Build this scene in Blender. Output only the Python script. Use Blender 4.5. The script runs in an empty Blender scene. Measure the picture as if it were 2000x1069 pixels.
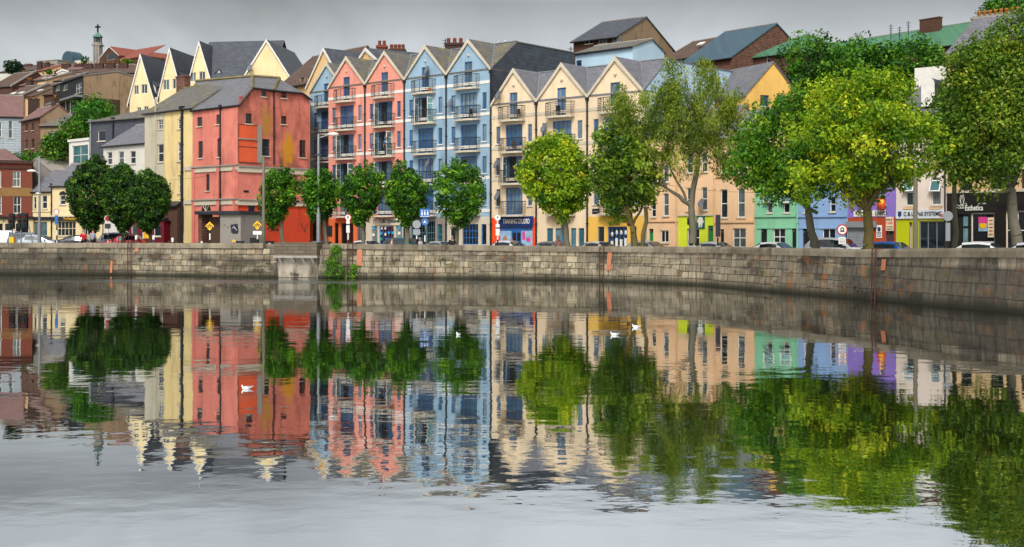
import bpy, bmesh, math, random
import numpy as np
from mathutils import Vector, Matrix
random.seed(7)
R = math.radians
C = bpy.context.scene.collection
scene = bpy.context.scene

# ------------------------------------------------------------------ camera
FPX, CX, HY, HC = 2400.0, 1000.0, 464.5, 2.8      # survey constants of the photograph (2000 px wide)
cam_d = bpy.data.cameras.new('camera'); cam = bpy.data.objects.new('camera', cam_d); C.objects.link(cam)
cam.location = (0, 0, HC); cam.rotation_euler = (R(90), 0, 0)
cam_d.sensor_width = 36; cam_d.lens = 36 * FPX / 2000
cam_d.shift_y = -(534.5 - HY) / 2000
cam_d.clip_start = .1; cam_d.clip_end = 6000
scene.camera = cam

# ------------------------------------------------------------------ light and exposure
SUN_EL, SUN_AZ = 48, 190        # sun behind the viewer
scene.view_settings.view_transform = 'Standard'; scene.view_settings.look = 'None'
scene.view_settings.gamma = 1; scene.view_settings.exposure = 0.38
w = bpy.data.worlds.new('World'); scene.world = w; w.use_nodes = True
N, L = w.node_tree.nodes, w.node_tree.links
N.clear()
def wn(t, **k):
    n = N.new(t)
    for a, b in k.items(): setattr(n, a, b)
    return n
sky = wn('ShaderNodeTexSky', sky_type='NISHITA', sun_disc=False, sun_elevation=R(SUN_EL), sun_rotation=R(SUN_AZ), air_density=1.0, dust_density=4.0, ozone_density=1.0)
hs = wn('ShaderNodeHueSaturation'); hs.inputs['Saturation'].default_value = .16
L.new(sky.outputs[0], hs.inputs['Color'])
tc = wn('ShaderNodeTexCoord'); sx = wn('ShaderNodeSeparateXYZ'); L.new(tc.outputs['Generated'], sx.inputs[0])
rmp = wn('ShaderNodeValToRGB'); L.new(sx.outputs['Z'], rmp.inputs[0])
e = rmp.color_ramp.elements; e[0].position = 0.0; e[0].color = (1, 1, 1, 1); e[1].position = 1.0; e[1].color = (1.0, 1.0, 1.02, 1)
for p, v in ((.10, 1.1), (.14, 1.06), (.155, .97), (.168, .82), (.188, .62), (.2, .86), (.214, 1.14), (.235, 1.3), (.32, 1.25), (.5, 1.2)):
    q = rmp.color_ramp.elements.new(p); q.color = (v * .97, v * .995, v, 1)
mp = wn('ShaderNodeMapping'); mp.inputs['Scale'].default_value = (4.2, 4.2, 8); L.new(tc.outputs['Generated'], mp.inputs[0])
nz = wn('ShaderNodeTexNoise'); nz.inputs['Scale'].default_value = 1.1; nz.inputs['Detail'].default_value = 7; nz.inputs['Roughness'].default_value = .55; nz.inputs['Distortion'].default_value = .4
L.new(mp.outputs[0], nz.inputs['Vector'])
mr = wn('ShaderNodeMapRange'); mr.inputs[1].default_value = .33; mr.inputs[2].default_value = .67; mr.inputs[3].default_value = .8; mr.inputs[4].default_value = 1.18
L.new(nz.outputs[0], mr.inputs[0])
m1 = wn('ShaderNodeMixRGB', blend_type='MULTIPLY'); m1.inputs[0].default_value = 1; L.new(hs.outputs[0], m1.inputs[1]); L.new(rmp.outputs[0], m1.inputs[2])
m2 = wn('ShaderNodeVectorMath', operation='SCALE'); L.new(m1.outputs[0], m2.inputs[0]); L.new(mr.outputs[0], m2.inputs['Scale'])
bg = wn('ShaderNodeBackground'); bg.inputs['Strength'].default_value = 0.115; L.new(m2.outputs[0], bg.inputs['Color'])
wo = wn('ShaderNodeOutputWorld'); L.new(bg.outputs[0], wo.inputs[0])
sd = bpy.data.lights.new('sun', 'SUN'); sd.energy = 1.5; sd.angle = R(12); sd.color = (1, .96, .9)
so = bpy.data.objects.new('sun', sd); C.objects.link(so)
az = R(SUN_AZ)                                   # compass style: 0 = +Y, clockwise
sdir = Vector((math.sin(az) * math.cos(R(SUN_EL)), math.cos(az) * math.cos(R(SUN_EL)), math.sin(R(SUN_EL))))
so.rotation_euler = sdir.to_track_quat('Z', 'Y').to_euler()

# ------------------------------------------------------------------ survey helpers
def PX(x, y, D): return Vector(((x - CX) / FPX * D, D, HC + (HY - y) / FPX * D))
def ZY(y, D): return HC + (HY - y) / FPX * D
class Fr:
    """facade frame: local x runs along the front (left to right), local y into the house, z up"""
    def __init__(s, p, ang): s.X, s.Y, s.a = p[0], p[1], ang; s.c, s.s = math.cos(ang), math.sin(ang)
    def u(s, x, d=0):
        t = (x - CX) / FPX
        return (t * (s.Y + d * s.c) - s.X + d * s.s) / (s.c - t * s.s)
    def D(s, u, d=0): return s.Y + u * s.s + d * s.c
    def z(s, y, u, d=0): return ZY(y, s.D(u, d))
    def rect(s, r, d=0):
        a, b = s.u(r[0], d), s.u(r[2], d); m = (a + b) / 2
        return a, s.z(r[3], m, d), b, s.z(r[1], m, d)
def fr2(x0, D0, x1, D1):
    a, b = PX(x0, HY, D0), PX(x1, HY, D1)
    return Fr((a.x, a.y), math.atan2(b.y - a.y, b.x - a.x)), (b - a).length
# ------------------------------------------------------------------ mesh builder
class MB:
    def __init__(s): s.v, s.f, s.m, s.sm = [], [], [], []
    def add(s, vs, fs, m=0, smooth=False):
        o = len(s.v); s.v += [tuple(p) for p in vs]
        for f in fs: s.f.append([i + o for i in f]); s.m.append(m); s.sm.append(smooth)
    def box(s, x0, x1, y0, y1, z0, z1, m=0):
        s.add([(x0,y0,z0),(x1,y0,z0),(x1,y1,z0),(x0,y1,z0),(x0,y0,z1),(x1,y0,z1),(x1,y1,z1),(x0,y1,z1)],
              [(0,3,2,1),(4,5,6,7),(0,1,5,4),(1,2,6,5),(2,3,7,6),(3,0,4,7)], m)
    def prism(s, poly, a, b, axis='y', m=0):
        """poly in (x,z) extruded along y, (y,z) along x, or (x,y) along z"""
        n = len(poly)
        if axis == 'y': va = [(p[0], a, p[1]) for p in poly]; vb = [(p[0], b, p[1]) for p in poly]
        elif axis == 'x': va = [(a, p[0], p[1]) for p in poly]; vb = [(b, p[0], p[1]) for p in poly]
        else: va = [(p[0], p[1], a) for p in poly]; vb = [(p[0], p[1], b) for p in poly]
        s.add(va + vb, [tuple(range(n)), tuple(range(2*n-1, n-1, -1))] + [(i, i+n, (i+1) % n + n, (i+1) % n) for i in range(n)], m)
    def bar(s, p, q, r, m=0, r2=None, n=6):
        p, q = Vector(p), Vector(q); d = (q - p)
        if d.length < 1e-6: return
        d.normalize(); a = d.orthogonal().normalized(); b = d.cross(a); r2 = r if r2 is None else r2
        vs = []
        for c, rr in ((p, r), (q, r2)):
            for i in range(n):
                t = 2*math.pi*i/n; vs.append(c + a*math.cos(t)*rr + b*math.sin(t)*rr)
        s.add(vs, [tuple(range(n-1, -1, -1)), tuple(range(n, 2*n))], m)
        s.add(vs, [(i, (i+1) % n, (i+1) % n+n, i+n) for i in range(n)], m, True)
    def tube(s, pts, r, m=0, n=6):
        for a, b in zip(pts, pts[1:]): s.bar(a, b, r, m, n=n)
    def sbar(s, p, q, t, m=0):           # square bar
        p, q = Vector(p), Vector(q); d = (q-p).normalized(); a = d.orthogonal().normalized(); b = d.cross(a)
        vs = [c + a*i*t + b*j*t for c in (p, q) for i, j in ((-.5,-.5),(.5,-.5),(.5,.5),(-.5,.5))]
        s.add(vs, [(3,2,1,0),(4,5,6,7),(0,1,5,4),(1,2,6,5),(2,3,7,6),(3,0,4,7)], m)
    def lathe(s, prof, c=(0,0,0), n=16, m=0, smooth=True):
        k = len(prof); vs = []
        for i in range(n):
            t = 2*math.pi*i/n
            vs += [(c[0]+r*math.cos(t), c[1]+r*math.sin(t), c[2]+z) for r, z in prof]
        fs = [(i*k+j, ((i+1) % n)*k+j, ((i+1) % n)*k+j+1, i*k+j+1) for i in range(n) for j in range(k-1)]
        s.add(vs, fs, m, smooth)
    def ball(s, c, rx, ry, rz, m=0, n=10, k=7):
        vs = [(c[0]+rx*math.sin(math.pi*j/k)*math.cos(2*math.pi*i/n), c[1]+ry*math.sin(math.pi*j/k)*math.sin(2*math.pi*i/n), c[2]+rz*math.cos(math.pi*j/k)) for i in range(n) for j in range(k+1)]
        s.add(vs, [(i*(k+1)+j, i*(k+1)+j+1, ((i+1) % n)*(k+1)+j+1, ((i+1) % n)*(k+1)+j) for i in range(n) for j in range(k)], m, True)
    def mesh(s, name, mats):
        me = bpy.data.meshes.new(name); me.from_pydata(s.v, [], s.f)
        for m in (mats if isinstance(mats, (list, tuple)) else [mats]): me.materials.append(m)
        me.polygons.foreach_set('material_index', s.m); me.polygons.foreach_set('use_smooth', s.sm); me.update()
        return me
    def obj(s, name, mats, parent=None, loc=None, rz=0):
        return link(name, s.mesh(name, mats), parent, loc, rz)
def link(name, me, parent=None, loc=None, rz=0):
    o = bpy.data.objects.new(name, me); C.objects.link(o)
    if parent: o.parent = parent
    if loc is not None: o.location = loc
    if rz: o.rotation_euler = (0, 0, rz)
    return o
def tag(o, label, cat, group=None, kind=None):
    if label: o['label'] = label
    if cat: o['category'] = cat
    if group: o['group'] = group
    if kind: o['kind'] = kind
    return o
def thing(name, label, cat, loc=(0,0,0), rz=0, group=None):
    o = bpy.data.objects.new(name, None); C.objects.link(o); o.location = loc; o.rotation_euler = (0,0,rz); o.empty_display_size = .3
    return tag(o, label, cat, group)
def dup(root, loc, rz, label=None):
    r = root.copy(); C.objects.link(r); r.location = loc; r.rotation_euler = (0,0,rz)
    if label: r['label'] = label
    for ch in list(root.children):
        c = ch.copy(); C.objects.link(c); c.parent = r
        for g in list(ch.children):
            d = g.copy(); C.objects.link(d); d.parent = c
    return r
# ------------------------------------------------------------------ materials
def lin(h, k=1.0):
    if isinstance(h, str):
        h = [int(h[i:i+2], 16)/255 for i in (0, 2, 4)]
    return tuple(((c/12.92) if c <= .04045 else ((c+.055)/1.055)**2.4)*k for c in h) + (1,)
class NT:
    def __init__(s, name):
        s.mat = bpy.data.materials.new(name); s.mat.use_nodes = True; s.t = s.mat.node_tree; s.t.nodes.clear()
        s.out = s.n('ShaderNodeOutputMaterial'); s.b = s.n('ShaderNodeBsdfPrincipled'); s.l(s.b.outputs[0], s.out.inputs[0])
        s.tc = s.n('ShaderNodeTexCoord')
    def n(s, t, **k):
        x = s.t.nodes.new(t)
        for a, b in k.items(): setattr(x, a, b)
        return x
    def l(s, a, b): s.t.links.new(a, b)
    def map(s, src, sc=(1,1,1), rot=(0,0,0), loc=(0,0,0)):
        m = s.n('ShaderNodeMapping'); m.inputs['Scale'].default_value = sc; m.inputs['Rotation'].default_value = rot; m.inputs['Location'].default_value = loc
        s.l(src, m.inputs[0]); return m.outputs[0]
    def noise(s, v, sc, det=4, ro=.55, dist=0):
        x = s.n('ShaderNodeTexNoise'); x.inputs['Scale'].default_value = sc; x.inputs['Detail'].default_value = det; x.inputs['Roughness'].default_value = ro; x.inputs['Distortion'].default_value = dist
        s.l(v, x.inputs['Vector']); return x.outputs[0]
    def rng(s, v, a, b, c=0, d=1):
        x = s.n('ShaderNodeMapRange')
        for i, q in enumerate((a, b, c, d)): x.inputs[i+1].default_value = q
        s.l(v, x.inputs[0]); return x.outputs[0]
    def mix(s, f, a, b, mode='MIX'):
        x = s.n('ShaderNodeMixRGB', blend_type=mode)
        for i, q in enumerate((f, a, b)):
            if hasattr(q, 'links') or isinstance(q, bpy.types.NodeSocket): s.l(q, x.inputs[i])
            else: x.inputs[i].default_value = q
        return x.outputs[0]
    def math(s, op, a, b=0.0):
        x = s.n('ShaderNodeMath', operation=op)
        for i, q in enumerate((a, b)):
            if isinstance(q, bpy.types.NodeSocket): s.l(q, x.inputs[i])
            else: x.inputs[i].default_value = q
        return x.outputs[0]
    def bump(s, h, dist=.02, st=.6):
        x = s.n('ShaderNodeBump'); x.inputs['Distance'].default_value = dist; x.inputs['Strength'].default_value = st
        s.l(h, x.inputs['Height']); s.l(x.outputs[0], s.b.inputs['Normal'])
    def xpz(s, kz=1.0):                     # (x+y, z) coordinates for courses on any upright or sloping face
        sp = s.n('ShaderNodeSeparateXYZ'); s.l(s.tc.outputs['Object'], sp.inputs[0])
        a = s.math('ADD', sp.outputs[0], sp.outputs[1]); cz = s.n('ShaderNodeCombineXYZ'); s.l(a, cz.inputs[0]); s.l(s.math('MULTIPLY', sp.outputs[2], kz), cz.inputs[1])
        return cz.outputs[0]
MC = {}
def plain(name, col, rough=.6, metal=0, spec=.5, var=.08):
    k = (name, str(col))
    if k in MC: return MC[k]
    t = NT(name); c = lin(col) if isinstance(col, str) else col
    nv = t.noise(t.tc.outputs['Object'], 3.0, 3)
    t.l(t.mix(t.rng(nv, .3, .7), tuple(q*(1-var) for q in c[:3])+(1,), tuple(min(1, q*(1+var)) for q in c[:3])+(1,)), t.b.inputs['Base Color'])
    t.b.inputs['Roughness'].default_value = rough; t.b.inputs['Metallic'].default_value = metal; t.b.inputs['Specular IOR Level'].default_value = spec
    MC[k] = t.mat; return t.mat
def stucco(name, col, dirt=.35, dcol='5a5044', stains=(), mott=0):
    k = ('st', name, col)
    if k in MC: return MC[k]
    t = NT(name); o = t.tc.outputs['Object']; c = lin(col)
    big = t.rng(t.noise(o, .35, 5, .6), .35, .7)
    cc = t.mix(big, tuple(q*.86 for q in c[:3])+(1,), tuple(min(1, q*1.06) for q in c[:3])+(1,))
    fine = t.rng(t.noise(o, 5, 6, .7), .3, .75)
    cc = t.mix(t.math('MULTIPLY', fine, .12), cc, tuple(q*.6 for q in c[:3])+(1,))
    strk = t.noise(t.map(o, (1.0, 1.0, .2)), 1.0, 8, .6, .8)
    blot = t.noise(o, .55, 6, .7)
    if mott: cc = t.mix(t.math('MULTIPLY', t.rng(t.noise(t.map(o, (1, 1, .7)), .42, 8, .68, .6), .42, .62), mott), cc, lin(dcol)); cc = t.mix(t.math('MULTIPLY', t.rng(t.noise(o, 1.7, 7, .7), .5, .7), mott*.6), cc, lin(dcol))
    d = t.math('MULTIPLY', t.math('MULTIPLY', t.rng(strk, .5, .7), t.rng(blot, .38, .62)), dirt)
    cc = t.mix(d, cc, lin(dcol))
    for (x, z, rx, rz, sc) in stains:
        sp = t.n('ShaderNodeSeparateXYZ'); t.l(o, sp.inputs[0])
        dx = t.math('DIVIDE', t.math('SUBTRACT', sp.outputs[0], x), rx); dz = t.math('DIVIDE', t.math('SUBTRACT', sp.outputs[2], z), rz)
        r = t.math('ADD', t.math('MULTIPLY', dx, dx), t.math('MULTIPLY', dz, dz))
        nn = t.math('MULTIPLY', t.math('SUBTRACT', t.noise(t.map(o, (1,1,.6)), 1.7, 8, .75), .5), 4.5)
        f = t.rng(t.math('ADD', r, nn), .25, 1.0, .9, 0)
        cc = t.mix(f, cc, lin(sc))
    t.l(cc, t.b.inputs['Base Color']); t.b.inputs['Roughness'].default_value = .9; t.b.inputs['Specular IOR Level'].default_value = .25
    t.bump(t.noise(o, 14, 4, .7), .01, .5)
    MC[k] = t.mat; return t.mat
def courses(name, c1, c2, mort, bw, rh, ms=.012, rough=.75, kz=1.0, moss=None, mossamt=.5, bump=.012, off=.5, varn=1.0, wob=0):
    k = ('co', name)
    if k in MC: return MC[k]
    t = NT(name); v = t.xpz(kz); o = t.tc.outputs['Object']
    if wob:
        q = t.n('ShaderNodeVectorMath', operation='MULTIPLY_ADD'); z_ = t.n('ShaderNodeTexNoise'); z_.inputs['Scale'].default_value = 1.6; z_.inputs['Detail'].default_value = 3; t.l(o, z_.inputs['Vector']); t.l(z_.outputs['Color'], q.inputs[0]); q.inputs[1].default_value = (wob, wob, 0); t.l(v, q.inputs[2]); v = q.outputs[0]
    br = t.n('ShaderNodeTexBrick'); br.offset = off; t.l(v, br.inputs['Vector'])
    for a, b in (('Color1', lin(c1)), ('Color2', lin(c2)), ('Mortar', lin(mort)), ('Scale', 1.0), ('Mortar Size', ms), ('Mortar Smooth', .2), ('Brick Width', bw), ('Row Height', rh)): br.inputs[a].default_value = b
    c = br.outputs['Color']
    g = t.rng(t.noise(o, .8, 6, .65), .3, .75)
    c = t.mix(t.math('MULTIPLY', g, .35*varn), c, lin(mort))
    f2 = t.rng(t.noise(t.map(o, (2, 2, .35)), 2.2, 6, .7), .4, .8)
    c = t.mix(t.math('MULTIPLY', f2, .35*varn), c, lin(c1, 1.5))
    if moss:
        mm = t.rng(t.noise(o, .7, 7, .75), .53, .66)
        c = t.mix(t.math('MULTIPLY', mm, mossamt), c, lin(moss))
    t.l(c, t.b.inputs['Base Color']); t.b.inputs['Roughness'].default_value = rough; t.b.inputs['Specular IOR Level'].default_value = .35
    h = t.mix(.35, t.math('SUBTRACT', 1.0, br.outputs['Fac']), t.noise(o, 12, 3))
    t.bump(h, bump, .7)
    MC[k] = t.mat; return t.mat
def glassmat(name, col='1c2730', cur='8d9796', amt=.45, rough=.06):
    k = ('gl', name)
    if k in MC: return MC[k]
    t = NT(name); oi = t.n('ShaderNodeObjectInfo')
    f = t.rng(oi.outputs['Random'], 1-amt, 1.0, 0, .75)
    fold = t.rng(t.noise(t.map(t.tc.outputs['Object'], (9, 9, .4)), 1.3, 3), .35, .65, .5, 1)
    c = t.mix(t.math('MULTIPLY', f, fold), lin(col), lin(cur))
    c = t.mix(t.rng(t.noise(t.tc.outputs['Object'], 1.1, 3), .4, .7, 0, .5), c, lin('0b0e10'))
    t.l(c, t.b.inputs['Base Color']); t.b.inputs['Roughness'].default_value = rough; t.b.inputs['Specular IOR Level'].default_value = .9
    MC[k] = t.mat; return t.mat
def leafmat(name, cols, trans=.35):
    k = ('lf', name)
    if k in MC: return MC[k]
    t = NT(name); a = t.n('ShaderNodeAttribute', attribute_name='tint')
    r = t.n('ShaderNodeValToRGB'); t.l(a.outputs['Fac'], r.inputs[0]); e = r.color_ramp.elements
    e[0].color = lin(cols[0]); e[-1].color = lin(cols[-1]); e[0].position = .0; e[-1].position = 1.0
    for i, c in enumerate(cols[1:-1]):
        q = e.new((i+1)/(len(cols)-1)); q.color = lin(c)
    t.l(r.outputs[0], t.b.inputs['Base Color']); t.b.inputs['Roughness'].default_value = .55; t.b.inputs['Specular IOR Level'].default_value = .35
    tr = t.n('ShaderNodeBsdfTranslucent'); t.l(r.outputs[0], tr.inputs[0]); mx = t.n('ShaderNodeMixShader'); mx.inputs[0].default_value = trans
    t.l(t.b.outputs[0], mx.inputs[1]); t.l(tr.outputs[0], mx.inputs[2]); t.l(mx.outputs[0], t.out.inputs[0])
    MC[k] = t.mat; return t.mat
M = dict(ridgemoss=stucco('mossy ridge', '857a58', .6, '5c5426', mott=.5), 
    slate=courses('blue grey slate', '6c6c72', '7f7e83', '45464b', .34, .3, .014, .6, 1.25, '6e6a3c', .35),
    slate_mossy=courses('mossy slate', '66635f', '78746c', '3a3936', .34, .3, .014, .7, 1.25, '8a7c34', .7),
    slate_dark=courses('dark slate', '484b52', '585c63', '313338', .4, .3, .014, .55, 1.1, '585a4a', .15),
    slate_hung=courses('dark hung slates', '3d4249', '4c525a', '26292d', .5, .32, .015, .5, 1.0, '53606a', .35),
    tile_brown=courses('brown tiles', '58453d', '6a554a', '372b26', .3, .25, .012, .8, 1.2, '5f5a36', .3),
    tile_red=courses('russet tiles', '8a4a3a', '96584a', '5b3229', .3, .25, .012, .8, 1.2),
    tile_pink=courses('faded pink slates', '7a5a55', '8b6a66', '4d3935', .4, .3, .012, .8, 1.2, '6c6a50', .4),
    blueroof=courses('blue sheet roof', '3e5560', '44606d', '35474f', .9, 12, .02, .45, 1.0),
    greenroof=courses('green sheet roof', '47745a', '548264', '3b6349', .5, 30, .03, .5, 1.0, '5d9d62', .4, varn=.5),
    brick=courses('red brick', '7d3422', '91422c', '6b4a3c', .23, .08, .012, .85, 1.0),
    brick_dark=courses('dark brown brick', '4a332c', '5b4038', '3a2b26', .23, .08, .012, .85, 1.0),
    brick_yellow=courses('yellow brick', '9c7440', 'ab8450', '6b5030', .23, .08, .012, .85, 1.0),
    rubble=courses('rubble sandstone', '6e4638', '8a6353', '4a352d', .45, .24, .035, .9, 1.0, '4a4638', .4, .03, wob=.5),
    greyblock=courses('grey granite tiles', '1d1a18', '2a2522', '0e0d0c', .9, .55, .01, .35, 1.0),
    slate_wall=courses('grey hung slate wall', '4a4c55', '585a64', '33353b', .35, .22, .012, .7, 1.0),
    slate_light=courses('pale weatherboard', 'a9b2b8', 'b5bdc3', '6f777c', 3.0, .35, .03, .8, 1.0),
    white=plain('white paint', 'e2ded4', .5), offwhite=plain('off white paint', 'd6cdb8', .6), blue=plain('bright blue paint', '2a62a4', .35, var=.2), navy=plain('navy paint', '16306b', .4),
    dark=plain('black iron', '15161a', .5), iron=plain('dark grey steel', '2b2d33', .5), grey=plain('grey steel', '8d9092', .45, .3), brownwood=plain('brown wood', '4b3424', .7),
    conc=stucco('grey concrete', '9a938a', .5), ledge=stucco('pale ledge', 'cfc3ac', .35), glass=glassmat('window glass'), glass_blue=glassmat('blue tinted glass', '38586e', 'a9b9ba', .8),
    shopglass=glassmat('shop glass', '15191c', '4b5456', .4), teal=glassmat('teal glass', '3b6b70', '9fd0cf', .9), dish=plain('grey dish', '70757c', .5), copper=plain('oxidised copper', '587f73', .6),
    terracotta=plain('terracotta pots', 'b06a2c', .8), rust=plain('rusty iron', '4a261a', .8, var=.3), orange=plain('orange paint', 'e0571f', .6), black=plain('matt black', '0c0c0e', .6),
    bark=stucco('bark', '75705f', .9, '2c2a20'), bark_dark=stucco('dark bark', '4c4534', .8, '1c1a14'), bark_moss=stucco('mossy bark', '6d6138', .7, '2d2a18'),
)
# ================================================================== windows, doors, balconies
WM = {}
FRAMES = dict(sash=('white', 1, 2), sash6=('white', 2, 4), pane=('white', 1, 1), two=('white', 2, 1), shop=('grey', 3, 1), blue1=('blue', 1, 1), blue2=('blue', 2, 1), french=('blue', 4, 1),
              dark=('brownwood', 1, 2), dark6=('brownwood', 2, 3), darkp=('brownwood', 1, 1), grid=('tealf', 4, 4), bluegrid=('blue', 5, 3), whdr=('white', 3, 2), wh1=('white', 2, 2))
M['tealf'] = plain('teal frames', '3f7888', .4)
def win(par, r, style='sash', s=0, sill=True, glass='glass', name='window', rev=.12, label=None):
    """r = (u0,z0,u1,z1) in the building's local frame; a hole of that size is in the wall"""
    u0, z0, u1, z1 = r; w, h = u1-u0, z1-z0
    k = (style, round(w, 2), round(h, 2), glass)
    if k not in WM:
        fm, nc, nr = FRAMES[style]
        f = min(.07, w*.12) if style not in ('french',) else .085
        m = MB(); m.box(0, f, 0, .05, 0, h); m.box(w-f, w, 0, .05, 0, h); m.box(f, w-f, 0, .05, 0, f); m.box(f, w-f, 0, .05, h-f, h)
        for i in range(1, nc): x = w*i/nc; t = f*.45 if nr > 3 else f*.8; m.box(x-t/2, x+t/2, .004, .044, f, h-f)
        for j in range(1, nr): z = h*j/nr; t = f*.45 if nr > 3 and j != nr//2 else f*.9; m.box(f, w-f, -.002, .048, z-t/2, z+t/2)
        if style == 'french':
            for i in range(4):
                for j in (1, 2, 3): z = h*j/4; m.box(w*i/4+.05, w*(i+1)/4-.05, .01, .04, z-.015, z+.015)
        p = MB(); p.box(.01, w-.01, .03, .04, .01, h-.01)
        q = MB(); q.box(-.08, w+.08, -.1, .1, -.09, 0)
        WM[k] = (m.mesh(name, M[fm]), p.mesh('pane', M[glass]), q)
    me, pa, q = WM[k]
    o = link(name, me, par, (u0, s+rev-.03, z0)); link('pane', pa, o)
    if label: o['label'] = label
    if sill:
        kk = (sill if isinstance(sill, str) else 'ledge', round(w, 2))
        if kk not in WM: WM[kk] = q.mesh('sill', M[kk[0]])
        link('sill', WM[kk], o, (0, -(rev-.03), 0))
    return o
def clip(poly, a, b, c):                 # keep a*x+b*z<=c
    out = []
    for i in range(len(poly)):
        p, q = poly[i], poly[(i+1) % len(poly)]; dp, dq = a*p[0]+b*p[1]-c, a*q[0]+b*q[1]-c
        if dp <= 0: out.append(p)
        if dp*dq < 0: t = dp/(dp-dq); out.append((p[0]+(q[0]-p[0])*t, p[1]+(q[1]-p[1])*t))
    return out
def holed(mb, outline, holes, y=0, rev=.15, m=0, mrev=None):
    """front wall face of convex outline [(x,z)..counter clockwise] with rectangular holes and their reveals"""
    xs = sorted(set([round(p[0], 4) for p in outline] + [round(h[i], 4) for h in holes for i in (0, 2)]))
    zs = sorted(set([round(p[1], 4) for p in outline] + [round(h[i], 4) for h in holes for i in (1, 3)]))
    for x0, x1 in zip(xs, xs[1:]):
        for z0, z1 in zip(zs, zs[1:]):
            cx, cz = (x0+x1)/2, (z0+z1)/2
            if any(h[0] < cx < h[2] and h[1] < cz < h[3] for h in holes): continue
            poly = [(x0, z0), (x1, z0), (x1, z1), (x0, z1)]
            for i in range(len(outline)):
                p, q = outline[i], outline[(i+1) % len(outline)]
                nx, nz = q[1]-p[1], -(q[0]-p[0]); poly = clip(poly, nx, nz, nx*p[0]+nz*p[1]+1e-7)
                if len(poly) < 3: break
            if len(poly) >= 3: mb.add([(p[0], y, p[1]) for p in poly], [tuple(range(len(poly)))], m)
    for x0, z0, x1, z1 in holes:
        mb.add([(x0,y,z0),(x1,y,z0),(x1,y,z1),(x0,y,z1),(x0,y+rev,z0),(x1,y+rev,z0),(x1,y+rev,z1),(x0,y+rev,z1)],
               [(0,4,5,1),(1,5,6,2),(2,6,7,3),(3,7,4,0)], m if mrev is None else mrev)
BALC = {}
def balcony(par, u0, u1, z, rail=1.1, depth=.75, label=None):
    w = round(u1-u0, 2); k = w
    if k not in BALC:
        n = 8; arc = [(w*i/n, -(depth*.62+depth*.38*math.sin(math.pi*i/n))) for i in range(n+1)]
        m = MB(); m.prism([(0, -.003)] + arc + [(w, -.003)], -.16, 0, 'z')
        r = MB()
        pts = [(.03, -.02)] + [(x*.97+w*.015, y*.97) for x, y in arc] + [(w-.03, -.02)]
        for hz in [rail*(i+1)/8 for i in range(8)]:
            for a, b in zip(pts, pts[1:]): r.sbar((a[0], a[1], hz), (b[0], b[1], hz), .05 if hz > rail-.01 else .02)
        for i in (1, 3, 5, 7, len(pts)-2): r.sbar((pts[i][0], pts[i][1], 0), (pts[i][0], pts[i][1], rail), .045)
        BALC[k] = (m.mesh('balcony', M['ledge']), r.mesh('railing', M['iron']))
    a, b = BALC[k]; o = link('balcony', a, par, (u0, 0, z)); link('railing', b, o)
    return o
def open_leaf(par, u, z, w, h, ang, mat='white', y=.02):
    m = MB(); f = .07
    m.box(0, f, 0, .04, 0, h); m.box(w-f, w, 0, .04, 0, h)
    for j in range(5): zz = (h-f)*j/4; m.box(f, w-f, 0, .04, zz, zz+f)
    o = m.obj('open_door_leaf', M[mat], par, (u, y, z), R(ang)); p = MB(); p.box(f, w-f, .015, .025, f, h-f); p.obj('pane', M['teal'], o)
    return o
def dish(par, u, z, r=.38, y=-.35, aim=-25, mat='dish'):
    m = MB(); m.lathe([(r*math.sin(t), -r*.35*math.cos(t)+r*.35) for t in [i*math.pi/2/5 for i in range(6)]] + [(r*1.0, r*.36), (r*.9, r*.33), (.0, .03)], n=16)
    o = m.obj('satellite_dish', M[mat], par, (u, y, z)); o.rotation_euler = (R(68), 0, R(aim))
    a = MB(); a.bar((0, 0, 0), (0, r*.9, -.02), .02); a.bar((0, -r*.7, r*.1), (0, -r*.2, r*1.1), .012); a.obj('dish_arm', M['iron'], o)
    return o
TXT = {}
def text(par, s, u, z, h, w=None, y=-.02, mat='black', name='lettering', depth=.015, bold=0):
    cu = bpy.data.curves.new('t', 'FONT'); cu.body = s; cu.extrude = depth; cu.size = 1; cu.offset = bold
    tmp = bpy.data.objects.new('t', cu); C.objects.link(tmp)
    me = bpy.data.meshes.new_from_object(tmp.evaluated_get(bpy.context.evaluated_depsgraph_get())); bpy.data.objects.remove(tmp); bpy.data.curves.remove(cu)
    co = np.empty(len(me.vertices)*3, 'f'); me.vertices.foreach_get('co', co); co = co.reshape(-1, 3)
    mn, mx = co.min(0), co.max(0); co[:, :2] -= mn[:2]; sc = h/(mx[1]-mn[1]); sw = (w/(mx[0]-mn[0])) if w else sc
    out = np.stack([co[:, 0]*sw, -co[:, 2], co[:, 1]*sc], 1); me.vertices.foreach_set('co', out.astype('f').ravel()); me.materials.clear(); me.materials.append(M[mat]); me.update()
    return link(name, me, par, (u, y, z))
def pipe(par, u, z0, z1, r=.06, mat='dark', y=-.09, name='drainpipe'):
    m = MB(); m.bar((0, 0, 0), (0, 0, z1-z0), r, n=8); m.box(-r*1.8, r*1.8, -r*1.4, r*1.4, z1-z0, z1-z0+.25)
    k = 1
    while k*2.6 < z1-z0: m.box(-r*1.3, r*1.3, -r*1.3, -y-.01, k*2.6, k*2.6+.06); k += 1
    return m.obj(name, M[mat], par, (u, y, z0))
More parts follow.
